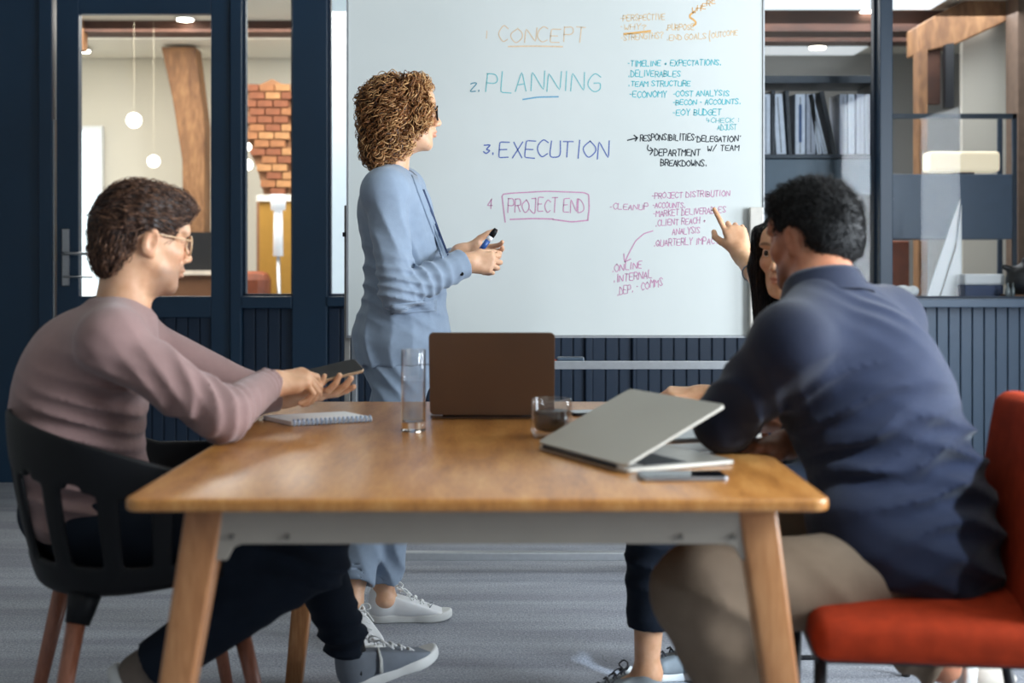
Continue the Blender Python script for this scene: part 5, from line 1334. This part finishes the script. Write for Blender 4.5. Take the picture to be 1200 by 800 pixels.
K.fold(V(.87, 2.36, .74), .14, (.3, 0, 1), .06, .006).fold(V(.74, 2.34, .70), .16, (-.25, 0, 1), .065, .007, 1).fold(V(.62, 2.36, .80), .12, (-.6, 0, 1), .05, .006, 2).fold(j2['sL']*.4+eL2*.6, .1, (.8, .3, .5), .045, .005).fold(V(.85, 2.32, .58), .14, (.5, 0, 1), .06, .006, 3).fold(V(.70, 2.45, 1.0), .09, (.5, .5, .7), .05, .003)
ks = sdfobj('shirt', K, .006, shirt, M2.e, 3)
# collar as a folded band round the neck, yoke seam
cb_ = j2['neck']+V(.002, .022, .022); axn = unit((-.10, .28, 1))
q1 = unit(np.cross(axn, V(0, 1, 0))); q2 = np.cross(axn, q1)
vs = []; nU = 36
for k_, (hh, rr_) in enumerate(((-.034, .100), (-.018, .090), (.012, .079), (.020, .075), (.017, .071), (-.02, .073))):
    for i in range(nU):
        t = 2*math.pi*i/nU; dirv = q1*math.cos(t)+q2*math.sin(t); fr_ = max(0, dirv@f2[:, 1])
        vs.append(cb_+axn*(hh-.02*fr_)+dirv*rr_)
fs = [(k_*nU+i, k_*nU+(i+1) % nU, (k_+1)*nU+(i+1) % nU, (k_+1)*nU+i) for k_ in range(5) for i in range(nU)]
meshobj('collar', vs, fs, shirt, ks, True)
Kt = SDF(); Kt.ell(j2['pelvis']+V(-.02, 0, -.03), (.15, .15, .10), k=.05).cap(j2['hL'], kL2, .086, .080, .05).cap(j2['hR'], kR2, .100, .078, .05)
Kt.cap(kL2, aL2, .078, .060, .03, flat=True).cap(kR2, aR2, .072, .055, .03, flat=True)
Kt.fold(kL2+V(.03, -.03, -.02), .11, (.5, .3, 1), .085, .0035).fold(kL2*.6+aL2*.4, .1, (.6, .3, 1), .08, .003, 1).fold(aR2, .12, aR2-kR2, .05, .006, 2).fold(j2['hL']*.6+kL2*.4, .12, (1, 0, .9), .09, .002)
sdfobj('trousers', Kt, .007, khaki, M2.e, 1)
o, T = shoe(M2.e, P(1128, 770, 2.66), P(1115, 900, 2.60), (.8, .1, .5), mat('cream_canvas', (206, 200, 190), .8), solew, whitel, bow=False, h=.005); o['label'] = 'pale shoe tucked under the orange chair'
o, T = shoe(M2.e, V(.545, 2.40, .0), V(.30, 2.30, .0), (0, 0, 1), MATS['cream_canvas'], solew, whitel, bow=False, h=.005)
hairB = hairmat('black_hair', (8, 8, 9), (15, 14, 15), (34, 31, 31), .62)
H = SDF(); H.ell((0, -.016, .042), (.0800, .100, .089), k=.01).ell((0, .020, .092), (.064, .076, .034), k=.03).ell((0, -.07, .0), (.068, .042, .07), k=.03)
H.fn(lambda p, d: smax(d, p[:, 1]*.82-.58*p[:, 2]-.036, .006))
H.fn(lambda p, d: smax(d, -p[:, 2]-.052+.12*np.abs(p[:, 0]), .010))
H.fn(lambda p, d: smax(d, -(np.sqrt((p[:, 1]+.002)**2+(p[:, 2]+.008)**2)-.038)-np.clip(.062-np.abs(p[:, 0]), 0, 1)*2, .006))
H.fn(lambda p, d: d-.003*np.sin(p[:, 0]*120+3*np.sin(p[:, 1]*60))*np.sin(p[:, 1]*110+p[:, 2]*50)*(p[:, 2] > .03))
hv, hfc = sdfmesh(H, .004, 0); ho = meshobj('hair', hv@g2.T+hc2, hfc, hairB, M2.e, True); setcol(ho, np.full((len(hv), 3), .08))
pp, nn = surf_pts(H, 6500, .005, 13)
topk = np.clip((pp[:, 2]-.02)/.06, 0, 1)[:, None]
fl_ = np.array([.1, .5, -.1])*topk+np.array([0, -.2, -.9])*(1-topk); fl_ = fl_-nn*(fl_*nn).sum(1)[:, None]+nn*.35
strands('hair_strands', pp@g2.T+hc2, fl_@f2.T, .007+.010*topk[:, 0], .0010, hairB, ho, 5, wave=.003, wavelen=.022, jitter=.3, tone=(.0, .8), seed=15)
# short clipped sides and beard
SC = SDF(); SC.ell((0, -.014, .036), (.0760, .0955, .0835), k=.01).ell((0, -.05, -.03), (.058, .042, .05), k=.03)
pp, nn = surf_pts(SC, 5000, .005, 17, lambda c: (c[:, 2] < .02) & (c[:, 2] > -.075) & (c[:, 1] < .03) & ((c[:, 1] < -.03) | (c[:, 2] > .028)))
strands('clipped_sides', pp@g2.T+hc2, (nn*.5+np.array([0, -.2, -.8]))@f2.T, .0045, .0006, hairB, ho, 2, jitter=.3, tone=(0, .6), seed=16)

# ------------------------------------------------------------------ 4: seated woman pointing
W2 = Person((.72, 3.22, 0), 'woman with long straight black hair pointing at the whiteboard from behind the navy-shirted man')
hc3 = P(929, 298, 3.25); f3 = frame((-.60, -.78, -.06), (0, 0, 1))
j3 = dict(pelvis=V(.84, 3.22, .56), waist=V(.85, 3.23, .70), chest=V(.83, 3.25, .84), neck=V(.745, 3.27, .99),
          sR=V(.745, 3.40, .93), sL=V(.86, 3.10, .93), hR=V(.82, 3.31, .52), hL=V(.82, 3.14, .52), tw=.13, td=.095)
S = head_sdf(f3.T@(j3['neck']-hc3), True, .047); W2.addskin(S, .0026, lambda v: head_tones(v, True), (f3, hc3))
wR3 = P(869, 298, 3.78); eR3 = P(908, 352, 3.58); wL3 = P(822, 463, 3.32); eL3 = V(.70, 3.16, .77)
kL3 = V(.35, 3.18, .53); aL3 = V(.335, 3.18, .10); kR3 = V(.47, 3.36, .53); aR3 = V(.50, 3.40, .10)
B = SDF(); torso(B, j3, -.012); W2.addskin(B, .012)
A_ = SDF().chain([j3['sR'], eR3, wR3], [.042, .037, .024], .02); A_.cap(j3['sL'], eL3, .042, .036).cap(eL3, wL3, .036, .022)
W2.addskin(A_, .006)
L_ = SDF().chain([j3['hL'], kL3, V(.345, 3.18, .33), aL3], [.065, .048, .046, .030], .02).chain([j3['hR'], kR3, aR3], [.065, .048, .03], .02).ell(aL3+V(.004, 0, -.02), (.036, .034, .034), k=.02).cap(aL3+V(0, 0, -.03), aL3+V(-.08, 0, -.06), .026, .02, .02)
W2.addskin(L_, .005)
h5, _ = hand_sdf(wR3, (-.24, .20, .95), (-.10, -.98, .10), True, [(4, 6, 4), (55, 75, 30), (62, 82, 35), (60, 60, 30)], [(.7, .75, -.35), (.45, .8, -.6), (-.1, .8, -.7)], forearm=eR3*.4+wR3*.6, scale=.92, spread=12)
W2.addskin(h5, .0022)
h6, _ = hand_sdf(wL3, (-1, .03, .02), (.0, -.35, .95), False, [(38, 50, 25), (42, 55, 28), (45, 58, 28), (48, 60, 28)], [(.3, .9, -.4), (.2, .9, -.4), (0, 1, -.3)], forearm=eL3*.4+wL3*.6, scale=.92)
W2.addskin(h6, .0022)
W2.body(skinC); eyes(W2.e, f3, hc3)
blk = mat('black_jersey', (20, 22, 26), .85, var=.1, nscale=20, bmp=.2, bscale=700, spec=.2)
Q = SDF(); torso(Q, j3, .012); Q.cap(j3['sR'], j3['sR']*.45+eR3*.55, .055, .052, .03, flat=True).cap(j3['sL'], j3['sL']*.5+eL3*.5, .055, .050, .03, flat=True); Q.cut(j3['pelvis']+V(0, 0, -.06), (0, 0, -1), .01)
sdfobj('black_top', Q, .008, blk, W2.e)
Q = SDF(); Q.ell(j3['pelvis'], (.14, .13, .10), k=.04).cap(j3['hL'], kL3, .085, .072, .04).cap(j3['hR'], kR3, .085, .070, .04)
Q.cap(kL3, V(.345, 3.18, .195), .072, .060, .03, flat=True).cap(kR3, V(.49, 3.40, .2), .068, .056, .03, flat=True).cap(V(.345, 3.18, .23), V(.345, 3.18, .15), .048, .048, .002, sub=True)
Q.fold(V(.35, 3.13, .35), .12, (.3, 0, 1), .06, .004)
sdfobj('trousers', Q, .006, darkc, W2.e)
o, T = shoe(W2.e, V(.375, 3.18, .0), V(.12, 3.17, .0), (0, 0, 1), mat('grey_canvas', (130, 138, 142), .8), solew, mat('dark_lace', (40, 42, 48), .7), L=.25, h=.003); o['label'] = 'grey canvas shoe with a dark lace bow'
o, T = shoe(W2.e, V(.54, 3.40, .0), V(.30, 3.38, .0), (0, 0, 1), MATS['grey_canvas'], solew, MATS['dark_lace'], bow=False, L=.25, h=.005)
hairC = hairmat('straight_black_hair', (7, 6, 7), (20, 15, 15), (58, 44, 38), .32)
H = SDF(); H.ell((0, -.018, .040), (.080, .100, .088), k=.01)
H.fn(lambda p, d: smax(d, p[:, 1]*.85-.45*p[:, 2]-.035, .006))
for s in (-1, 1):
    H.cap((s*.058, .060, .055), (s*.078, .035, -.03), .022, .022, .02); H.cap((s*.078, .035, -.03), (s*.080, .035, -.20), .024, .012, .02)
    H.cap((s*.070, -.03, .0), (s*.075, -.03, -.21), .035, .018, .03)
H.cap((0, -.07, .0), (0, -.07, -.20), .06, .04, .04)
H.fn(lambda p, d: d-.0015*np.sin(p[:, 0]*300+p[:, 1]*280))
hv, hfc = sdfmesh(H, .0045, 1); ho = meshobj('hair', hv@f3.T+hc3, hfc, hairC, W2.e, True); setcol(ho, np.full((len(hv), 3), .2))
pp, nn = surf_pts(H, 4200, .005, 19); fl_ = np.array([0, 0, -1.])-nn*(-nn[:, 2])[:, None]; fl_[pp[:, 2] > .03] += np.array([0, .2, 0]); fl_ = fl_/(np.linalg.norm(fl_, axis=1)[:, None]+1e-9)+nn*.02
strands('hair_strands', pp@f3.T+hc3, fl_@f3.T, .075, .0009, hairC, ho, 6, jitter=.03, tone=(0, .8), seed=20, conform=conformer(H, f3, hc3, .001))
# bracelet
bw = wR3*.62+eR3*.38; ax = unit(wR3-eR3); q1 = unit(np.cross(ax, V(0, 1, 0))); q2 = np.cross(ax, q1)
MB().tube([bw+(q1*math.cos(t)+q2*math.sin(t))*.034+ax*.004*math.sin(t*3) for t in np.linspace(0, 2*math.pi, 25)[:-1]], .0022, 6, True).build('bracelet', mat('steel_links', (150, 156, 166), .3, .8), W2.e, True)
bw = wL3*.75+eL3*.25; ax = unit(wL3-eL3); q1 = unit(np.cross(ax, V(0, 0, 1))); q2 = np.cross(ax, q1)
MB().tube([bw+(q1*math.cos(t)+q2*math.sin(t))*.029 for t in np.linspace(0, 2*math.pi, 21)[:-1]], .002, 6, True).build('bracelet', blackp, W2.e, True)
